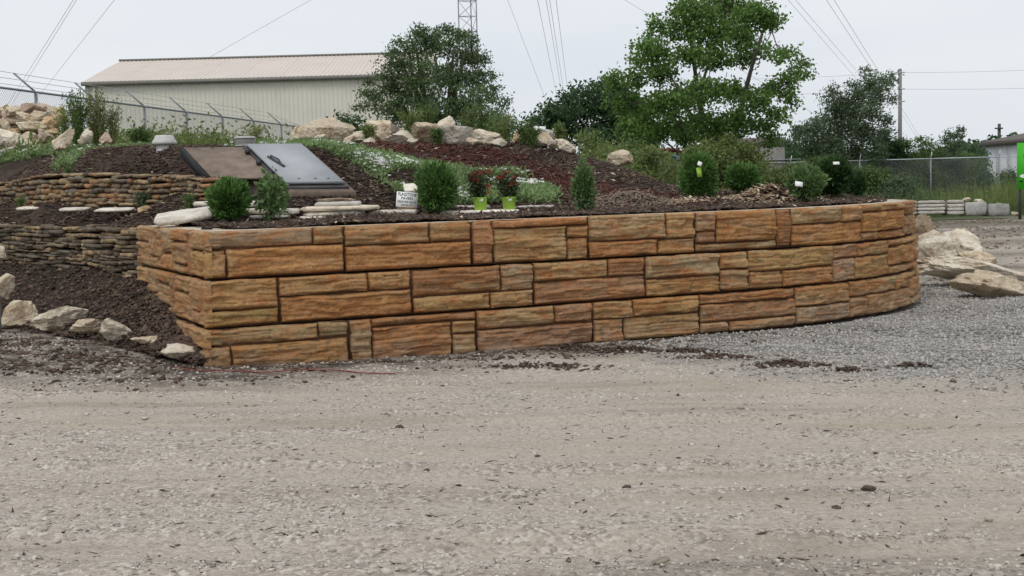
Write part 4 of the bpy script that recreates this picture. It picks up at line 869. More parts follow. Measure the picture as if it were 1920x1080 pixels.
# potted roses
def pot(px, py, D, label, seed, fl):
    k = m_per_px(D); b = P(px, py, D); root = empty('potted_plant', b, label, 'potted plant', 'potted roses in lime green pots'); h = 28 * k
    g = G(); g.lathe(b, [(.001, 0), (10.5 * k, 0), (11 * k, .004), (12.6 * k, h * .86), (13.6 * k, h * .87), (13.6 * k, h), (12.4 * k, h), (12 * k, h * .9), (.001, h * .88)], 24); po = g.mk('pot', M['potgreen'], root)
    plate('label', b + np.array([2 * k, -12.9 * k, h * .82]), 7 * k, 5 * k, M['white'], po, -6, 0, .003)
    r = np.random.default_rng(seed); g = G(); L_ = []; RD = []
    for i in range(9):
        e = b + np.array([r.uniform(-17, 17) * k, r.uniform(-15, 15) * k, h + r.uniform(22, 46) * k]); s = b + np.array([r.uniform(-5, 5) * k, r.uniform(-5, 5) * k, h * .85]); g.tube([s, (s + e) / 2 + r.normal(size=3) * .02, e], [.005, .004, .002], 5, False)
        for t in np.linspace(.25, 1, 14):
            L_.append(s + (e - s) * t + r.normal(size=(9, 3)) * np.array([.035, .035, .025]))
        if i < fl: RD.append(e + np.array([0, -.01, .0]) + np.clip(r.normal(size=(26, 3)), -1.3, 1.3) * np.array([.022, .022, .012]))
    for i in range(2): RD.append(b + np.array([(8 if px > 930 else 16) * k * (-1 if px > 930 else 1), -.05, h + (12 + 8 * i) * k]) + r.normal(size=(12, 3)) * .012)
    g.mk('stem', M['bark'], root); p = np.concatenate(L_); V, Q = leafgeo(p, rnd_dir(r, len(p)) + np.array([0, 0, .1]), .035, .022, r); mk('foliage', V, Q, M['leaf_rose'], root)
    for p in RD: V, Q = leafgeo(p, rnd_dir(r, len(p)) + np.array([0, 0, .5]), .03, .022, r); mk('bloom', V, Q, M['petal_r'], root)
pot(901, 398, 14.4, 'potted rose full of orange red blooms in a lime green pot with white label', 720, 9)
pot(955, 397, 14.4, 'potted rose with few red blooms in a lime green pot beside grey flagstone', 721, 5)

# ground cover with white flowers
r = np.random.default_rng(55)
def scatter_band(pts, w, n, seed):
    q = np.random.default_rng(seed); pts = np.array(pts); seg = np.r_[0, np.cumsum(np.hypot(*np.diff(pts, axis=0).T))]; s = q.random(n) * seg[-1]
    x = np.interp(s, seg, pts[:, 0]) + np.clip(q.normal(size=n), -1.5, 1.5) * w * .36; y = np.interp(s, seg, pts[:, 1]) + np.clip(q.normal(size=n), -1.5, 1.5) * w * .36; return x, y
x, y = scatter_band(FLOW, 1.45, 4600, 56); kx = (vn(x * 1.7, y * 1.7, 0, 5) > .27) & (y > 14.95) & (x < .034 * y); x, y = x[kx], y[kx]
x2, y2 = scatter_band([P(-40,298,21.4)[:2], P(60,290,21.)[:2], P(150,278,20.4)[:2], P(260,274,19.6)[:2]], .55, 600, 57); x = np.r_[x, x2]; y = np.r_[y, y2]
x3, y3 = scatter_band([P(130,326,17.6)[:2], P(125,315,18.)[:2], P(140,300,18.6)[:2]], .25, 40, 58); x = np.r_[x, x3]; y = np.r_[y, y3]
z = hm(x, y); m = 16; p = np.repeat(np.stack([x, y, z], 1), m, 0); o = r.normal(size=p.shape) * np.array([.05, .05, 0]); o[:, 2] = r.random(len(p)) * .10 * (.4 + vn(p[:, 0] * 2, p[:, 1] * 2, 0, 8))
V, Q = leafgeo(p + o, rnd_dir(r, len(p)) * .8 + np.array([0, 0, .45]), .055 * r.uniform(.6, 1.3, len(p)), .022, r)
tag(mk('groundcover', V, Q, M['leaf_cover']), 'low green leafy ground cover spreading over the mound', 'ground cover', kind='stuff')
w_ = vn(x * 1.3, y * 1.3, 0, 19) > .5; fx_, fy_ = x[w_], y[w_]; fx_ = np.r_[fx_, fx_ + .06]; fy_ = np.r_[fy_, fy_ - .05]; kk = r.random(len(fx_)) < np.where(fx_ < -4.4, .08, .22); fx_, fy_ = fx_[kk], fy_[kk]
c = np.stack([fx_, fy_, hm(fx_, fy_) + .09 + r.random(len(fx_)) * .04], 1); p = np.repeat(c, 5, 0); a = np.tile(np.arange(5) * 2 * np.pi / 5, len(c)); d = np.stack([np.cos(a), np.sin(a), np.full(len(a), .45)], 1) + r.normal(size=(len(a), 3)) * .15
V, Q = leafgeo(p, d, .026, .024, r, .1); tag(mk('white_flowers', V, Q, M['petal_w']), 'scattered white blossoms in the ground cover', 'flowers', kind='stuff')

# tall weeds and grass
def weedplant(px, py, h, w, D, lm, label, seed, n=16, leaf=.05, group='tall weeds by the rock heap', zb=None, dens=16):
    r = np.random.default_rng(seed); k = m_per_px(D); b = P(px, py, D); root = empty('tall_weed', b, label, 'weed', group); g = G(); L_ = []; Dd = []
    for i in range(n):
        e = b + np.array([r.normal() * w * k * .33, r.normal() * w * k * .25, h * k * r.uniform(.55, 1.02)]); s = b + np.array([r.normal() * w * k * .12, r.normal() * w * k * .1, -.05]); mid = (s + e) / 2 + np.array([(s[0] - e[0]) * .2, 0, .04])
        g.tube([s, mid, e], [.006, .005, .002], 4, False)
        for t in np.linspace(.1, 1, dens):
            q = s * (1 - t) ** 2 + mid * 2 * t * (1 - t) + e * t * t; L_.append(q + r.normal(size=(4, 3)) * .03 * (1.2 - t * .6)); Dd.append(rnd_dir(r, 4) + np.array([0, 0, .6]))
    g.mk('stem', M['straw'] if 'pale' in label else M['leaf_weed'], root); p = np.concatenate(L_); V, Q = leafgeo(p, np.concatenate(Dd), leaf * r.uniform(.6, 1.3, len(p)), leaf * .3, r); mk('foliage', V, Q, M[lm], root)
weedplant(147, 266, 92, 44, 20.6, 'leaf_shrub', 'dark green tall weed between rock heap and fence', 731, 30, .06)
weedplant(190, 268, 96, 52, 20.8, 'leaf_weed', 'pale straw green tall weed in front of building corner', 732, 36, .05)
weedplant(212, 266, 70, 24, 20.9, 'leaf_weed', 'pale thin weed right of the straw green clump', 733, 14, .045)
weedplant(120, 262, 60, 30, 21, 'leaf_weed', 'short pale weed against the rock heap', 734, 14, .045)
weedplant(262, 274, 30, 44, 20.6, 'leaf_shrub', 'low leafy weed clump left of the mushroom capped vent', 735, 24, .07)
weedplant(478, 262, 30, 40, 21, 'leaf_weed', 'thin pale weed behind the drum shaped vent', 736, 12, .04)
for i, (px, py, h, w, D) in enumerate([(770,245,40,40,21),(800,240,46,40,21.5),(880,250,50,36,21),(905,250,62,44,21.2),(945,262,44,40,20.8),(985,262,34,26,19.2),(1050,262,30,16,19.6),(1000,268,30,30,19.1),(690,256,18,20,19.1),(820,262,16,16,19.0)]):
    weedplant(px, py, h, w, D, ['leaf_weed', 'leaf_shrub'][i % 2], 'green weed tuft ' + ['behind the blocky tan boulder', 'behind the tallest white boulder', 'behind the grey wedge boulder', 'behind the long low whitish boulder', 'between low whitish boulder and domed boulder', 'growing in front of the domed orange boulder', 'beside the tiny white tag', 'in front of the cracked tan boulder', 'between two cream crest boulders', 'in front of the white pointed boulder'][i], 740 + i, 16, .055, 'weed tufts among the crest boulders', dens=12)
weedplant(130, 335, 26, 16, 17.2, 'leaf_shrub', 'small weed growing in mulch above the fieldstone wall', 760, 8, .05, None, dens=8); weedplant(270, 386, 22, 16, 15.1, 'leaf_wind', 'grey green grass tuft at the foot of the fieldstone wall', 761, 14, .06, None, dens=8); weedplant(353, 384, 14, 12, 14.2, 'leaf_shrub', 'tiny green weed at the end of the fieldstone wall', 762, 7, .05, None, dens=6); weedplant(38, 386, 12, 14, 16.9, 'leaf_shrub', 'tiny green weed near the sunken white flagstone', 763, 7, .05, None, dens=6)
def grass(n, sx, sy, hfun, hgt, lm, label, seed, w=.02):
    r = np.random.default_rng(seed); x = r.uniform(*sx, n); y = r.uniform(*sy, n); cl = fbm(x * .35, y * .35, 0, seed, 3); kx = cl > .38; x, y, cl = x[kx], y[kx], cl[kx]; z = hfun(x, y)
    H = hgt * (.3 + 1.5 * np.clip(cl - .35, 0, .5)) * r.uniform(.5, 1.4, len(x)) * 1.6
    kx = (x < .285 * y) | (y > 46.5); x, y, z, H, cl = x[kx], y[kx], z[kx], H[kx], cl[kx]
    p = np.stack([x, y, z], 1); d = r.normal(size=(len(x), 3)) * .3 + np.array([.12, 0, 1]); V, Q = leafgeo(p, d, H, w * r.uniform(.6, 1.4, len(x)), r, .1)
    # broad leaves on the stems
    q = np.repeat(p, 2, 0) + d.repeat(2, 0) * (H.repeat(2) * r.uniform(.2, .95, 2 * len(x)))[:, None]; V2, Q2 = leafgeo(q, rnd_dir(r, len(q)) + np.array([0, 0, .3]), .10 * r.uniform(.5, 1.3, len(q)), .045, r)
    tag(mk('weeds', np.concatenate([V, V2]), np.concatenate([Q, Q2 + len(V)]), M[lm]), label, 'weeds', kind='stuff')
grass(17000, (7, 32), (47, 63), lambda x, y: ground_z(x, y), 0.8, 'leaf_weed', 'tall green weeds growing along the far fence', 801, .03)
grass(9000, (7, 32), (47, 63), lambda x, y: ground_z(x, y), 0.95, 'leaf_wind', 'grey green weeds mixed along the far fence', 804, .03)
grass(12000, (1.5, 11), (22, 47), lambda x, y: np.maximum(hm(x, y), ground_z(x, y)), .42, 'leaf_weed', 'light green grass on the low ground behind the mound', 802, .025)
grass(9000, (-9, 2.2), (20.6, 28), lambda x, y: hm(x, y), .30, 'leaf_weed', 'rough grass behind the crest of the mound', 803, .018)

r = np.random.default_rng(88); nh = 9000; yy = r.uniform(96, 112, nh); xx = r.uniform(6, 40, nh); hh = (1.6 + 3.2 * fbm(xx * .22, yy * .05, 0, 89)) * r.random(nh) ** .6
p = np.repeat(np.stack([xx, yy, hh], 1), 3, 0) + r.normal(size=(nh * 3, 3)) * .3; V, Q = leafgeo(p, rnd_dir(r, len(p)), .5, .3, r); tag(mk('far_hedgerow', V, Q, M['leaf_dark']), 'far hedgerow of dark green brush behind the fence', 'hedgerow', kind='stuff')
# ------------------------------------------------------------------ fences
def chainlink(label, pts, top, height, barbed, zfun, step=.085, railm='galv', armdir=-1, leftpost=True):
    """posts at pts (plan points), chain-link fabric, top rail, arms with barbed wire"""
    pts = [np.array(p, float) for p in pts]; root = empty('chain_link_fence', (*pts[0], top - height), label, 'fence')
    for i, p in enumerate(pts):
        g = G(); g.tube([(*p, top - height - .3), (*p, top)], .036 if i < len(pts) - 1 else .045, 8); po = g.mk('post', M[railm if barbed else 'galv'], root)
        if barbed and i < len(pts) - 1: g = G(); g.tube([(*p, top), (p[0] + armdir * .42, p[1] - .05, top + .40)], .022, 6); g.mk('barb_arm', M['galv'], po)
        if not barbed: g = G(); g.tube([(*p, top), (p[0] + .06, p[1], top + .30)], .022, 6); g.mk('post_arm', M['rail'], po)
    for a, b in zip(pts[:-1], pts[1:]):
        g = G(); g.tube([(*a, top), (*b, top)], .026, 6); g.mk('top_rail', M[railm], root)
    if barbed:
        for q in (.25, .62, 1.):
            g = G(); g.tube([(p[0] + armdir * .42 * q, p[1] - .05 * q, top + .4 * q) for p in pts[:-1]] + [(*pts[-1], top)], .0055, 4); g.mk('barbed_wire', M['wire'], root)
    P3 = np.array(pts); seg = np.r_[0, np.cumsum(np.hypot(*np.diff(P3, axis=0).T))]; L = seg[-1]; at = lambda s: (np.interp(s, seg, P3[:, 0]), np.interp(s, seg, P3[:, 1]))
    V = []; Q = []; w = .0026
    for sgn in (1, -1):
        for s0 in np.arange(-height, L + height, step):
            a = s0; b_ = s0 + sgn * height; z0, z1 = top - height, top; lo, hi = min(a, b_), max(a, b_)
            if hi < 0 or lo > L: continue
            f = lambda s: z0 + (s - a) / (b_ - a) * height
            ca, cb = np.clip(a, 0, L), np.clip(b_, 0, L)
            if abs(ca - cb) < .05: continue
            (xa, ya), (xb, yb) = at(ca), at(cb); A = np.array([xa, ya, f(ca)]); B = np.array([xb, yb, f(cb)]); n0 = len(V)
            for pnt in (A, B):
                for o in ((0, 0, w), (w, w * .6, -w * .6), (-w, -w * .6, -w * .6)): V.append(pnt + np.array(o))
            Q += [[n0, n0 + 1, n0 + 4, n0 + 3], [n0 + 1, n0 + 2, n0 + 5, n0 + 4], [n0 + 2, n0, n0 + 3, n0 + 5]]
    mk('chain_link_mesh', V, Q, M['wire'], root)
Y0 = 28.0; fb = .0973 * Y0; fa = .01393 * Y0; X0 = (85 - 960) / F * Y0 * 1.0
lf = [(X0 + fa * i, Y0 + fb * i) for i in range(-3, 8)]
ltop = P(292, 199, Y0 + 2 * fb)[2]
chainlink('grey chain-link fence with barbed wire arms in front of the beige building', lf, ltop, 2.1, True, None)
rp = [P(x, y, 59)[:2] for x, y in [(1090, 290), (1222, 290), (1352, 290), (1482, 293), (1612, 298), (1745, 303), (1873, 308), (2003, 313), (2133, 318)]]
chainlink('chain-link fence with bright top rail running through the weeds', rp, P(1612, 301, 59)[2], 1.9, False, None, .10, 'rail')

# ------------------------------------------------------------------ buildings
D1 = 92.; k = m_per_px(D1); xl = P(160, 150, D1)[0]; xr = P(800, 150, D1)[0]; ze = P(400, 148, D1)[2]; D2 = D1 * 1.099; zr = P(474, 108, D2)[2]; D3 = 2 * D2 - D1
bd = empty('metal_building', ((xl + xr) / 2, D1, 1.6), 'long beige metal sided building with pinkish ribbed roof', 'building')
def ribbed(name, a, b, c, mat, pitch, depth, parent, n_hint=None):
    """panel from a along b with the other edge offset c, with standing ribs"""
    a, b, c = map(np.array, (a, b, c)); L = np.linalg.norm(b - a); u = (b - a) / L; nrm = np.cross(u, c / np.linalg.norm(c)); nrm = nrm if (nrm[1] < 0 or nrm[2] > .5) else -nrm
    s = []; o = []
    for q in np.arange(0, L, pitch):
        for ds, oo in ((0, 0), (pitch * .74, 0), (pitch * .80, depth), (pitch * .92, depth), (pitch * .98, 0)): s.append(min(q + ds, L)); o.append(oo)
    s = np.array(s); o = np.array(o); lo = a + u * s[:, None] + nrm * o[:, None]; V = np.concatenate([lo, lo + c]); n = len(s); i = np.arange(n - 1)
    return mk(name, V, np.stack([i, i + 1, i + n + 1, i + n], -1), mat, parent)
for q in np.arange(xl, xr - 1, .914 * 3):
    ribbed('wall_panel', (q, D1, 1.3), (min(q + .914 * 3, xr), D1, 1.3), (0, 0, ze - 1.3 - .1), M['siding'], .305, .045, bd)
for q in np.arange(xl - .2, xr, .914 * 3):
    ribbed('roof_panel', (q, D1 - .25, ze), (min(q + .914 * 3, xr + .2), D1 - .25, ze), (0, D2 - D1 + .25, zr - ze), M['roof'], .305, .04, bd)
g = G(); g.add([(xl, D1, 1.3), (xl, D3, 1.3), (xl, D3, ze), (xl, D2, zr - .1), (xl, D1, ze - .1)], None, [[0, 1, 2], [0, 2, 3], [0, 3, 4]]); g.mk('gable_wall', M['siding'], bd)
g = G(); g.add([(xr, D1, 1.3), (xr, D3, 1.3), (xr, D3, ze), (xr, D2, zr - .1), (xr, D1, ze - .1)], None, [[0, 2, 1], [0, 3, 2], [0, 4, 3]]); g.mk('gable_wall', M['siding'], bd)
g = G(); g.add([(xl - .2, D2, zr), (xr + .2, D2, zr), (xr + .2, D3 + .2, ze), (xl - .2, D3 + .2, ze)], [[0, 1, 2, 3]]); g.mk('roof_panel', M['roof'], bd)
g = G(); g.box(((xl + xr) / 2, D1 - .30, ze - .14), (xr - xl + .4, .2, .26)); g.mk('gutter', M['trim'], bd)
g = G(); g.box(((xl + xr) / 2, D2, zr + .05), (xr - xl + .4, .5, .12)); g.mk('ridge_cap', M['trim'], bd)
g = G(); g.box((xl + .12, D1 - .06, (ze + 1.3) / 2), (.26, .14, ze - 1.5)); g.mk('corner_trim', M['cream'], bd)
g = G(); g.box((xl + .62, D1 - .12, (ze + 1.3) / 2), (.16, .12, ze - 1.5)); g.mk('downspout', M['siding'], bd)
# small grey block building
D = 78.; a = P(1340, 330, D); b = P(1472, 330, D); zt_ = P(1440, 262, D)[2]
gb = empty('block_building', ((a[0] + b[0]) / 2, D, -.05), 'small grey flat roofed block building behind the broadleaf tree', 'building')
g = G(); g.box(((a[0] + b[0]) / 2, D + 2.5, zt_ / 2 - .2), (b[0] - a[0], 5, zt_ + .2)); g.mk('wall', M['greybuild'], gb)
g = G(); g.box(((a[0] + b[0]) / 2, D + 2.5, zt_ - .12), (b[0] - a[0] + .1, 5.1, .5)); g.mk('parapet', M['brownroof'], gb)
for px0, px1, py0, py1 in ((1437, 1452, 308, 314), (1436, 1456, 315, 330)):
    p0, p1 = P(px0, py1, D), P(px1, py0, D); g = G(); g.box(((p0[0] + p1[0]) / 2, D - .03, (p0[2] + p1[2]) / 2), (p1[0] - p0[0], .1, p1[2] - p0[2])); g.mk('louvre' if py0 == 308 else 'door', M['ventdark'], gb)
for zz in (P(1440, 300, D)[2], P(1440, 306, D)[2]): g = G(); g.box(((a[0] + b[0]) / 2 + 2, D - .06, zz), ((b[0] - a[0]) * .5, .06, .07)); g.mk('rail', M['galv'], gb)
# white building: its long wall runs away from the camera
a = P(1848, 345, 92); z0_ = P(1848, 274, 92)[2]; xb = a[0]
wb = empty('white_building', (xb, 82, -.05), 'white metal building with grey brown roof edge beside the green sign', 'building')
for i in range(13):
    y0 = 92 - i * 2; y1 = y0 - 1.97; g = G(); g.box((xb + .05, (y0 + y1) / 2, z0_ / 2 - .05), (.1, y0 - y1, z0_ + .1)); g.mk('wall_panel', M['whitewall'], wb)
g = G(); g.box((xb + 6, 92, z0_ / 2), (12, .1, z0_)); g.mk('end_wall', M['whitewall'], wb); g = G(); g.box((xb + 6, 66, z0_ / 2), (12, .1, z0_)); g.mk('end_wall', M['whitewall'], wb)
g = G(); g.add([(xb - .35, 92.3, z0_), (xb - .35, 65.7, z0_), (xb - .35, 65.7, z0_ + .28), (xb - .35, 92.3, z0_ + .28), (xb + 6, 92.3, z0_ + 1.4), (xb + 6, 65.7, z0_ + 1.4), (xb + 12.3, 92.3, z0_), (xb + 12.3, 65.7, z0_)], [[0, 1, 2, 3], [3, 2, 5, 4], [4, 5, 7, 6], [0, 6, 7, 1]], [[1, 7, 5], [1, 5, 2], [0, 4, 6], [0, 3, 4]]); g.mk('roof', M['brownroof'], wb)
# green sign at the edge of the picture
D = 43.; p0, p1 = P(1907, 355, D), P(1907, 268, D); W_ = 1.8
gs = empty('green_sign', (p0[0] + W_ / 2, D, 0), 'bright green sign panel on a dark post at the yard edge', 'sign')
g = G(); g.box((p0[0] + W_ / 2, D, (p0[2] + p1[2]) / 2), (W_, .04, p1[2] - p0[2])); g.mk('panel', M['signgreen'], gs)
for dx in (.12, W_ - .1): g = G(); g.box((p0[0] + dx, D + .06, p0[2] / 2 + .4), (.08, .07, p0[2] + 1.0)); g.mk('post', M['darksteel'], gs)
g = G(); c_ = P(1918, 330, D); n_ = 20; th = np.arange(n_) * 2 * np.pi / n_; g.add(np.stack([c_[0] + .02 + .13 * np.cos(th), np.full(n_, D - .024), c_[2] + .06 * np.sin(th)], 1), None, [[0, i, i + 1] for i in range(1, n_ - 1)]); g.mk('oval_mark', M['white'], gs)
for px, py, w_, h_ in ((1921, 292, .07, .16), (1914, 340, .10, .05)): c_ = P(px, py, D); g = G(); g.box((c_[0], D - .022, c_[2]), (w_, .008, h_)); g.mk('lettering', M['black'], gs)

# ------------------------------------------------------------------ tower, poles, wires
D = 150.; tb = P(886, 350, D); tw = empty('lattice_tower', (tb[0], D, 0), 'guyed steel lattice mast rising behind the bushy tree', 'tower'); side = 33 * m_per_px(D); Ht = 40
legs = [np.array([tb[0] + side * (-.5), D - .35]), np.array([tb[0] + side * .18, D + .9]), np.array([tb[0] + side * .5, D - .2])]
for l in legs: g = G(); g.tube([(*l, 0), (*l, Ht)], .07, 6); g.mk('leg', M['galv'], tw)
g = G()
for j in range(int(Ht / 1.7)):
    z0_ = j * 1.7
    for q in range(3):
        a, b = legs[q], legs[(q + 1) % 3]; g.tube([(*a, z0_), (*b, z0_)], .03, 4); g.tube([(*(a if j % 2 else b), z0_), (*(b if j % 2 else a), z0_ + 1.7)], .028, 4)
g.mk('lattice_bracing', M['galv'], tw)
att = P(886, -172, D)
def cable(label, pts, rad, group='overhead wires and guys', name='wire', sag=0):
    pts = [np.array(p) for p in pts]; n_ = 24; t = np.linspace(0, 1, n_)[:, None]; q = pts[0] * (1 - t) + pts[1] * t; q[:, 2] -= sag * 4 * (t * (1 - t))[:, 0]
    g = G(); g.tube(q, rad, 4); tag(g.mk(name, M['wire'], None), label, 'wire', group)
cable('guy wire running from the mast down over the beige building', [att, P(-110, 392, 138)], .02, name='guy_wire')
cable('steep guy wire right of the mast', [att, P(1090, 361, 178)], .02, name='guy_wire')
cable('guy wire running from the mast across the broadleaf tree', [att, P(1765, 357, 140)], .02, name='guy_wire')
for x0, y0, x1, y1, lb in [(1002,-30,1046,190,0),(1019,-30,1056,190,0),(1026,-30,1060,190,0),(1039,-30,1067,190,0)]:
    cable('power line climbing steeply above the dark trees', [P(x0, y0, 130), P(x1, y1, 290)], .024, 'steep power lines above the dark trees', 'power_line')
for x0, y0, x1, y1 in [(162,-30,0,232),(156,-30,-8,232),(238,-30,40,222)]:
    cable('power line slanting down over the chain-link fence and rock heap', [P(x0, y0, 90), P(x1, y1, 210)], .018, 'slanting power lines over the rock heap', 'power_line')
for x0, y0, x1, y1 in [(1452,-30,1655,205),(1466,-30,1668,205),(1530,-30,1722,262),(1545,-30,1734,272)]:
    cable('power line slanting down towards the utility pole', [P(x0, y0, 120), P(x1, y1, 300)], .022, 'slanting power lines by the utility pole', 'power_line')
D = 105.; pb = P(1687, 330, D); ptz = P(1690, 129, D)[2]; up = empty('utility_pole', (pb[0], D, 0), 'tall weathered wooden utility pole beside the windblown tree', 'pole')
g = G(); g.tube([(pb[0], D, -.1), (pb[0] + .06, D, ptz)], np.array([.18, .13]), 10); g.mk('shaft', M['pole'], up)
for py, w in ((136, .5), (167, .35), (190, .2)): c_ = P(1690, py, D); g = G(); g.tube([(c_[0] - w, D - .1, c_[2]), (c_[0] + .25, D - .1, c_[2])], .05, 6); g.mk('insulator_arm', M['wire'], up)
for py, y2, lb in ((136, 128, 'upper horizontal wire strung from the utility pole'), (167, 164, 'lower horizontal wire strung from the utility pole')):
    cable(lb + ' past the white building', [P(1690, py, D - .1), P(2100, y2 - 6, D)], .011, name='power_line', sag=.15); cable(lb + ' towards the broadleaf tree', [P(1690, py, D - .1), P(1250, py + 14, D)], .011, name='power_line', sag=.15)
D = 130.; pb = P(1873, 330, D); up = empty('utility_pole', (pb[0], D, 0), 'distant dark utility pole with crossarm above the white building', 'pole')
g = G(); zt2 = P(1875, 232, D)[2]; g.tube([(pb[0], D, 0), (pb[0] + .02, D, zt2)], np.array([.2, .16]), 8); g.mk('shaft', M['darksteel'], up)
for py, x0, x1 in ((241, 1864, 1879), (262, 1866, 1878)): a, b = P(x0, py, D), P(x1, py, D); g = G(); g.box(((a[0] + b[0]) / 2, D - .2, a[2]), (b[0] - a[0], .14, .14)); g.mk('crossarm', M['darksteel'], up)
# steel hay rings behind the fence
def arch(px, py, rpx, D, mat, label, ratio=.55):
    c = P(px, py, D); k = m_per_px(D) * rpx; t = np.linspace(0, 2 * np.pi, 49); rt = empty('steel_ring', (c[0], D, 0), label, 'ring', 'steel rings behind the fence')
    for off in (0, .25, .5):
        g = G(); g.tube(np.stack([c[0] + k * np.cos(t), np.full(49, D) + off, c[2] + k * ratio * np.sin(t)], 1), .10 if mat == 'rustring' else .05, 6, False); g.mk('hoop', M[mat], rt)
    for a in np.linspace(.1, 3.04, 9): g = G(); g.tube([(c[0] + k * math.cos(a), D, c[2] + k * ratio * math.sin(a)), (c[0] + k * math.cos(a), D + .5, c[2] + k * ratio * math.sin(a))], .03, 4); g.mk('spoke', M[mat], rt)
arch(1253, 312, 42, 64, 'rustring', 'large dark red steel ring behind the fence under the broadleaf tree', .75); arch(1258, 310, 19, 63, 'bluering', 'small blue steel ring inside the dark red one', .95)

# row of grey cast blocks across the yard
for i, (x0, x1, y0, y1, tt, lb) in enumerate([(1704,1718,376,402,'w','pale ribbed cast block half hidden by the curved wall end'),(1720,1772,375,402,'w','long ribbed pale cast block at the far side of the yard'),(1776,1807,374,403,'w','narrow ribbed cast block in the far row'),(1809,1850,378,404,'g','plain grey cast block with white stones behind'),(1852,1893,380,405,'g','plain grey cast block at the end of the far row')]):
    D = 44.; a, b = P(x0, y1, D), P(x1, y0, D); rt = empty('cast_block', ((a[0] + b[0]) / 2, D, a[2]), lb, 'block', 'cast blocks lined up across the yard'); h = b[2] - a[2]; n_ = 4 if tt == 'w' else 1
    g = G(); g.box(((a[0] + b[0]) / 2, D + .33, a[2] + h / 2 - .03), (b[0] - a[0] - .03, .6, h - .04)); g.mk('core', M['concblock'], rt, color=(.6, .6, .6))
    for j in range(n_):
        V, Q = slabverts(b[0] - a[0], .16, h / n_ - .015, .2, .35, 900 + i * 5 + j, (8, 3, 3)); mk('stone_face', V + np.array([(a[0] + b[0]) / 2, D, a[2] + h * (j + .5) / n_]), Q, M['concblock'], rt, color=TINT['w'] if tt == 'w' else (.95, .95, .97))
rock('rock', 1812, 376, 16, 6, 45, 'w', 'white stone on top behind the plain grey cast block', None, 1, 0, 940, 2, cat='rock'); rock('rock', 1835, 380, 18, 7, 45.5, 'w', 'white stone showing between the two plain grey cast blocks', None, 1, 0, 941, 2, cat='rock'); rock('rock', 1905, 404, 20, 8, 44, 'w', 'low white rock past the end of the cast block row', None, 1, 0, 942, 2, cat='rock')

# ------------------------------------------------------------------ loose material
OCT = np.array([[1, 0, 0], [0, 1, 0], [-1, 0, 0], [0, -1, 0], [0, 0, 1], [0, 0, -1]], float); OT = np.array([[0, 1, 4], [1, 2, 4], [2, 3, 4], [3, 0, 4], [1, 0, 5], [2, 1, 5], [3, 2, 5], [0, 3, 5]])
def bits(name, x, y, z, size, flat, mat, label, cat, seed, long=1., sink=.25):
    r = np.random.default_rng(seed); n_ = len(x); s = np.broadcast_to(size, n_) * r.uniform(.6, 1.5, n_)
    v = OCT[None] * (r.uniform(.65, 1.25, (n_, 6, 1))) + r.normal(size=(n_, 6, 3)) * .16
    v *= np.stack([s * long, s * r.uniform(.6, 1, n_), s * flat * r.uniform(.6, 1.2, n_)], 1)[:, None]
    a = r.random(n_) * 2 * np.pi; tl = r.normal(size=n_) * .3; ct, st = np.cos(tl), np.sin(tl); X_ = v[:, :, 0] * ct[:, None] - v[:, :, 2] * st[:, None]; Z_ = v[:, :, 0] * st[:, None] + v[:, :, 2] * ct[:, None]; ca, sa = np.cos(a)[:, None], np.sin(a)[:, None]
    V = np.stack([X_ * ca - v[:, :, 1] * sa + x[:, None], X_ * sa + v[:, :, 1] * ca + y[:, None], Z_ + z[:, None] + (s * flat * (1 - 2 * sink))[:, None] * .6], -1).reshape(-1, 3)
    T = (OT[None] + (np.arange(n_) * 6)[:, None, None]).reshape(-1, 3)
    return tag(mk(name, V, T, M[mat], origin=(0, 8, 0)), label, cat, kind='stuff')
r = np.random.default_rng(99)
def yard_pts(n, y0, y1, spread=.52):
    y = r.uniform(y0, y1, n); x = r.uniform(-1, 1, n) * (y * spread + .4); return x, y
def zone(x, y):
    t_, e_ = rut(x, y); return np.clip(.7 * e_ - .9 * t_ + sstep(.42, .64, fbm(x * .45, y * 1.5, 0, 61)) + .8 * sstep(6.8, 5.6, y + .35 * x) + .8 * sstep(9.4, 10., y) * sstep(-.5, -1.5, x - 1), 0, 1)
def off_wall(x, y):
    """True on the yard side of the walls"""
    d, kk = wall_dist(x, y); hx = np.interp(kk, _s, _h); qx, qy = front(kk, BAT * 2); return np.where(x < CX, y < CY + (CX - x) * .85, ((x - qx) * np.sin(hx) - (y - qy) * np.cos(hx)) > .03)
x, y = yard_pts(75000, 4.6, 8.6); kp = r.random(len(x)) < .13 + .85 * zone(x, y) * sstep(.36, .62, fbm(x * 3, y * 4, 0, 66)); x, y = x[kp], y[kp]
bits('gravel_stones', x, y, ground_z(x, y) - .003, .005 + .012 * r.random(len(x)) ** 4, .5, 'stonegrit', 'loose pale gravel stones spread over the packed dirt yard', 'gravel', 1)
x, y = yard_pts(60000, 8.6, 13); kp = (r.random(len(x)) < .10 + .8 * zone(x, y) * sstep(.36, .62, fbm(x * 3, y * 4, 0, 66))) & off_wall(x, y); x, y = x[kp], y[kp]
bits('gravel_stones', x, y, ground_z(x, y) - .004, .007 + .014 * r.random(len(x)) ** 4, .5, 'stonegrit', 'coarser pale gravel stones lying towards the wall', 'gravel', 2)
x = r.uniform(.2, 9, 70000); y = r.uniform(8.6, 19, 70000); kp = off_wall(x, y) & (r.random(len(x)) < greyzone(x, y) ** 1.5 * .9); x, y = x[kp], y[kp]
bits('crushed_stone', x, y, ground_z(x, y), .012 + .012 * r.random(len(x)) ** 2, .7, 'stonegrey', 'grey crushed stone fanned out below the curved wall', 'gravel', 3)
x, y = yard_pts(900, 4.6, 11); kp = off_wall(x, y) & (r.random(len(x)) < .25 + .75 * zone(x, y)); x, y = x[kp], y[kp]
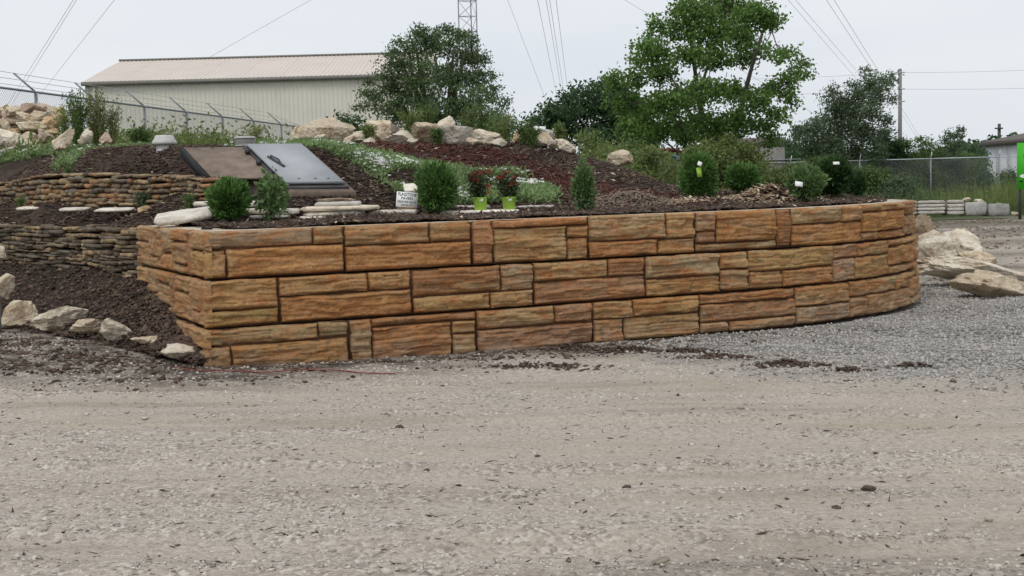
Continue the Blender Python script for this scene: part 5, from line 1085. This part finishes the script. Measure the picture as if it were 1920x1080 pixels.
bits('gravel_stones', x, y, ground_z(x, y) - .006, .013 + .014 * r.random(len(x)) ** 3, .55, 'stonegrit', 'larger pale stones standing out of the yard gravel', 'gravel', 31, 1.2)
x, y = yard_pts(420, 4.6, 10.5); kp = off_wall(x, y); x, y = x[kp], y[kp]
bits('twigs', x, y, ground_z(x, y) + .003, .0028, .8, 'chip', 'tiny dark twigs lying on the yard', 'twigs', 32, 11)
x = r.uniform(3.5, 16, 16000); y = r.uniform(17.2, 45, 16000); kp = (x / y < .52) & (x > 3.9 + .08 * (y - 17)) & (r.random(16000) < .15 + .85 * sstep(.42, .62, fbm(x * .35, y * 1.1, 0, 47))); x, y = x[kp], y[kp]
bits('dirt_clods', x, y, ground_z(x, y), .015 + .03 * r.random(len(x)) ** 2, .5, 'soilbit', 'rough brown dirt clods on the far side of the yard', 'dirt', 33, 1.3)
# dark mulch crumbs and clods on the yard
x, y = yard_pts(26000, 9.2, 13.4); d_, k_ = wall_dist(x, y); kp = off_wall(x, y) & (r.random(len(x)) < np.maximum(sstep(1.2, .1, d_) * .8 * (1 - .5 * sstep(2.5, 5, k_)), .9 * sstep(-2.4, -3.2, x) * sstep(9.8, 10.6, y)) * sstep(.35, .6, fbm(x * 1.6, y * 4, 0, 43))); x, y = x[kp], y[kp]
bits('mulch_crumbs', x, y, ground_z(x, y), .010 + .02 * r.random(len(x)) ** 3, .6, 'chip', 'dark mulch crumbs scattered at the foot of the wall', 'mulch', 4, 1.6)
x, y = yard_pts(5200, 4.6, 10); kp = r.random(len(x)) < .25 + .75 * sstep(5.7, 5.1, y + .3 * abs(x - .9)); x, y = x[kp], y[kp]
bits('mulch_crumbs', x, y, ground_z(x, y), .004 + .007 * r.random(len(x)) ** 3, .5, 'chip', 'sparse dark bark crumbs and twigs on the packed dirt', 'mulch', 5, 2.4)
for i, (px, py, n_, sx, sy) in enumerate([(1075,653,260,.20,.07),(1180,654,320,.2,.08),(1285,653,300,.16,.06),(1345,663,380,.16,.07),(1475,676,360,.14,.07),(1590,682,90,.1,.04),(1010,690,160,.3,.08),(1715,674,60,.09,.05)]):
    D = EYE * F / (py - 346 + .0264 * (px - 960)); c = P(px, py, D); x = c[0] + r.normal(size=n_) * sx; y = c[1] + r.normal(size=n_) * sy; kp = off_wall(x, y); x, y = x[kp], y[kp]
    bits('mulch_heap', x, y, ground_z(x, y) + .05 * np.exp(-((x - c[0]) / sx) ** 2 - ((y - c[1]) / sy) ** 2) * r.random(len(x)), .017, .6, 'chip', 'low spill of dark mulch on the grey gravel in front of wall', 'mulch', 3000 + i, 1.4)
# mulch chips on the mound and the bank
x = r.uniform(-7.2, 5.6, 120000); y = r.uniform(11.2, 20.6, 120000); kp = inside(x, y); x, y = x[kp], y[kp]
px_, py_ = px_of(x, y, hm(x, y)); kp = (px_ > -150) & (px_ < 1800); x, y = x[kp], y[kp]; tz = np.maximum(band(x, y, [P(1150,386,14.9)[:2], P(1230,380,15.2)[:2]], .5), sstep(.55, .7, fbm(x * .9, y * .9, 0, 77)) * .6); kp = r.random(len(x)) > tz * .9; x, y = x[kp], y[kp]; rd = r.random(len(x)) < band(x, y, REDP, 1.0) * .8
bits('mulch_chips', x[~rd], y[~rd], hm(x[~rd], y[~rd]), .013 + .014 * r.random((~rd).sum()) ** 2, .35, 'chip', 'dark bark mulch covering the mound and planting bed', 'mulch', 6, 2.6)
kp = r.random(len(x)) < .035
bits('mulch_chips', x[kp], y[kp], hm(x[kp], y[kp]) + .004, .010 + .010 * r.random(kp.sum()), .3, 'chiptan', 'pale faded bark shreds sprinkled over the dark mulch', 'mulch', 61, 2.6)
bits('mulch_chips', x[rd], y[rd], hm(x[rd], y[rd]), .013 + .013 * r.random(rd.sum()) ** 2, .35, 'chipred', 'reddish bark mulch in a swath down the mound', 'mulch', 7, 2.6)
q = BANK[r.integers(0, len(BANK), 16000)] + r.normal(size=(16000, 3)) * np.array([.03, .03, 0]); bits('soil_clods', q[:, 0], q[:, 1], q[:, 2], .010 + .022 * r.random(16000) ** 4, .7, 'chip', 'crumbly dark soil clods on the bank', 'soil', 8, 1.2)
def heap_of(px, py, D, sx, sy, n_, hgt, mat, label, cat, seed, size, flat=.3, long=2.2):
    r = np.random.default_rng(seed); c = P(px, py, D); x = c[0] + r.normal(size=n_) * sx; y = c[1] + r.normal(size=n_) * sy; z = hm(x, y) + hgt * np.exp(-((x - c[0]) / sx) ** 2 - ((y - c[1]) / sy) ** 2) * r.random(n_) ** .5
    kp = inside(x, y); return bits(cat.replace(' ', '_') + '_heap', x[kp], y[kp], z[kp], size, flat, mat, label, cat, seed, long)
heap_of(1445, 366, 16.0, .32, .3, 1100, .16, 'chip', 'dark mulch heaped under the pale wood chips', 'mulch', 21, .024, .4, 1.6)
heap_of(1440, 366, 15.9, .34, .34, 760, .19, 'chiptan', 'pale splintered wood chips heaped on the bed', 'wood chips', 22, .022, .22, 2.6)
heap_of(1190, 372, 15.3, .30, .22, 1500, .09, 'soilbit', 'light brown heap of loose crumbly soil on the bed', 'soil', 25, .018, .7, 1.1)
heap_of(1290, 384, 15.2, .24, .16, 150, .05, 'chiptan', 'pale wood chips strewn beside the tall rounded shrub', 'wood chips', 23, .018, .25, 2.4)
heap_of(1360, 376, 15.6, .4, .16, 110, .05, 'chiptan', 'pale wood chips strewn between two round shrubs', 'wood chips', 24, .017, .25, 2.4)
# clods and scraps lying on the yard
for i, (px, py, D, s) in enumerate([(1628, 912, 0, .035), (748, 803, 0, .03), (1008, 860, 0, .016), (1175, 920, 0, .02), (1568, 945, 0, .02), (1272, 862, 0, .014), (800, 888, 0, .014)]):
    D = EYE * F / (py - 346 + .0264 * (px - 960)); c = P(px, py, D); V, T = rockshape(950 + i, 3); V = V * np.array([s * 1.1, s * .8, s * .55]) * (1 + .5 * (fbm(V[:, 0] * 4, V[:, 1] * 4, V[:, 2] * 4, i) - .5))[:, None] + np.array([c[0], c[1], float(ground_z(c[0], c[1])) + s * .2])
    tag(mk('dirt_clod', V, T, M['clod'], sm=False), 'dark clod of dirt lying on the pale packed yard', 'clod', 'dirt clods on the yard')
D = EYE * F / (1064 - 346 + .0264 * 280); c = P(1240, 1064, D); V, Q = slabverts(.075, .035, .014, .2, .6, 961, (6, 3, 2)); tag(mk('wood_scrap', V @ rotm(.1, -.15, .5).T + np.array([c[0], c[1], float(ground_z(c[0], c[1])) + .012]), Q, M['wood']), 'short scrap of grey wood lying on the gravel', 'wood')
rock('brick_scrap', 1830, 650, 10, 7, 12.1, 'o', 'small orange brick fragment on the grey gravel', None, .8, 0, 962, 2, cat='brick')
g = G(); tt = np.linspace(0, 1, 60); cx_ = np.interp(tt, [0, .3, .6, 1], [330, 420, 520, 740]); cy_ = np.interp(tt, [0, .15, .3, .5, .7, 1], [702, 706, 703, 704, 698, 700]); pts = []
for a, b in zip(cx_, cy_):
    D = (EYE - .03) * F / (b - 346 + .0264 * (a - 960)); p_ = P(a, b, D); pts.append([p_[0], p_[1] + .03 * math.sin(a * .07), float(ground_z(p_[0], p_[1])) + .014])
g.tube(pts, .005, 5); tag(g.mk('red_cord', M['redcord']), 'thin red cord lying on the dirt in front of the wall corner', 'cord')
c = P(-2, 590, 13.15); g = G(); g.tube([(c[0], c[1], c[2] - .2), (c[0], c[1], c[2] + .24)], .02, 8); mpst = empty('marker_post', (c[0], c[1], c[2] - .2), 'grey marker post with a red band beside block shaped edging boulder', 'post'); g.mk('shaft', M['galv'], mpst); g = G(); g.tube([(c[0], c[1], c[2] + .12), (c[0], c[1], c[2] + .15)], .022, 8); g.mk('band', M['redcord'], mpst)
c = P(395, 426, 11.6); V, Q = slabverts(.1, .05, .02, .4, .3, 970, (5, 3, 2)); tag(mk('black_scrap', V + np.array([*P(388, 428, 11.5)[:2], TOP + .012]), Q, M['blackplastic']), 'small black object lying on top of the wall corner', 'scrap')
print('LEAVES', n, 'TRIS', sum(len(m.polygons) for m in bpy.data.meshes))
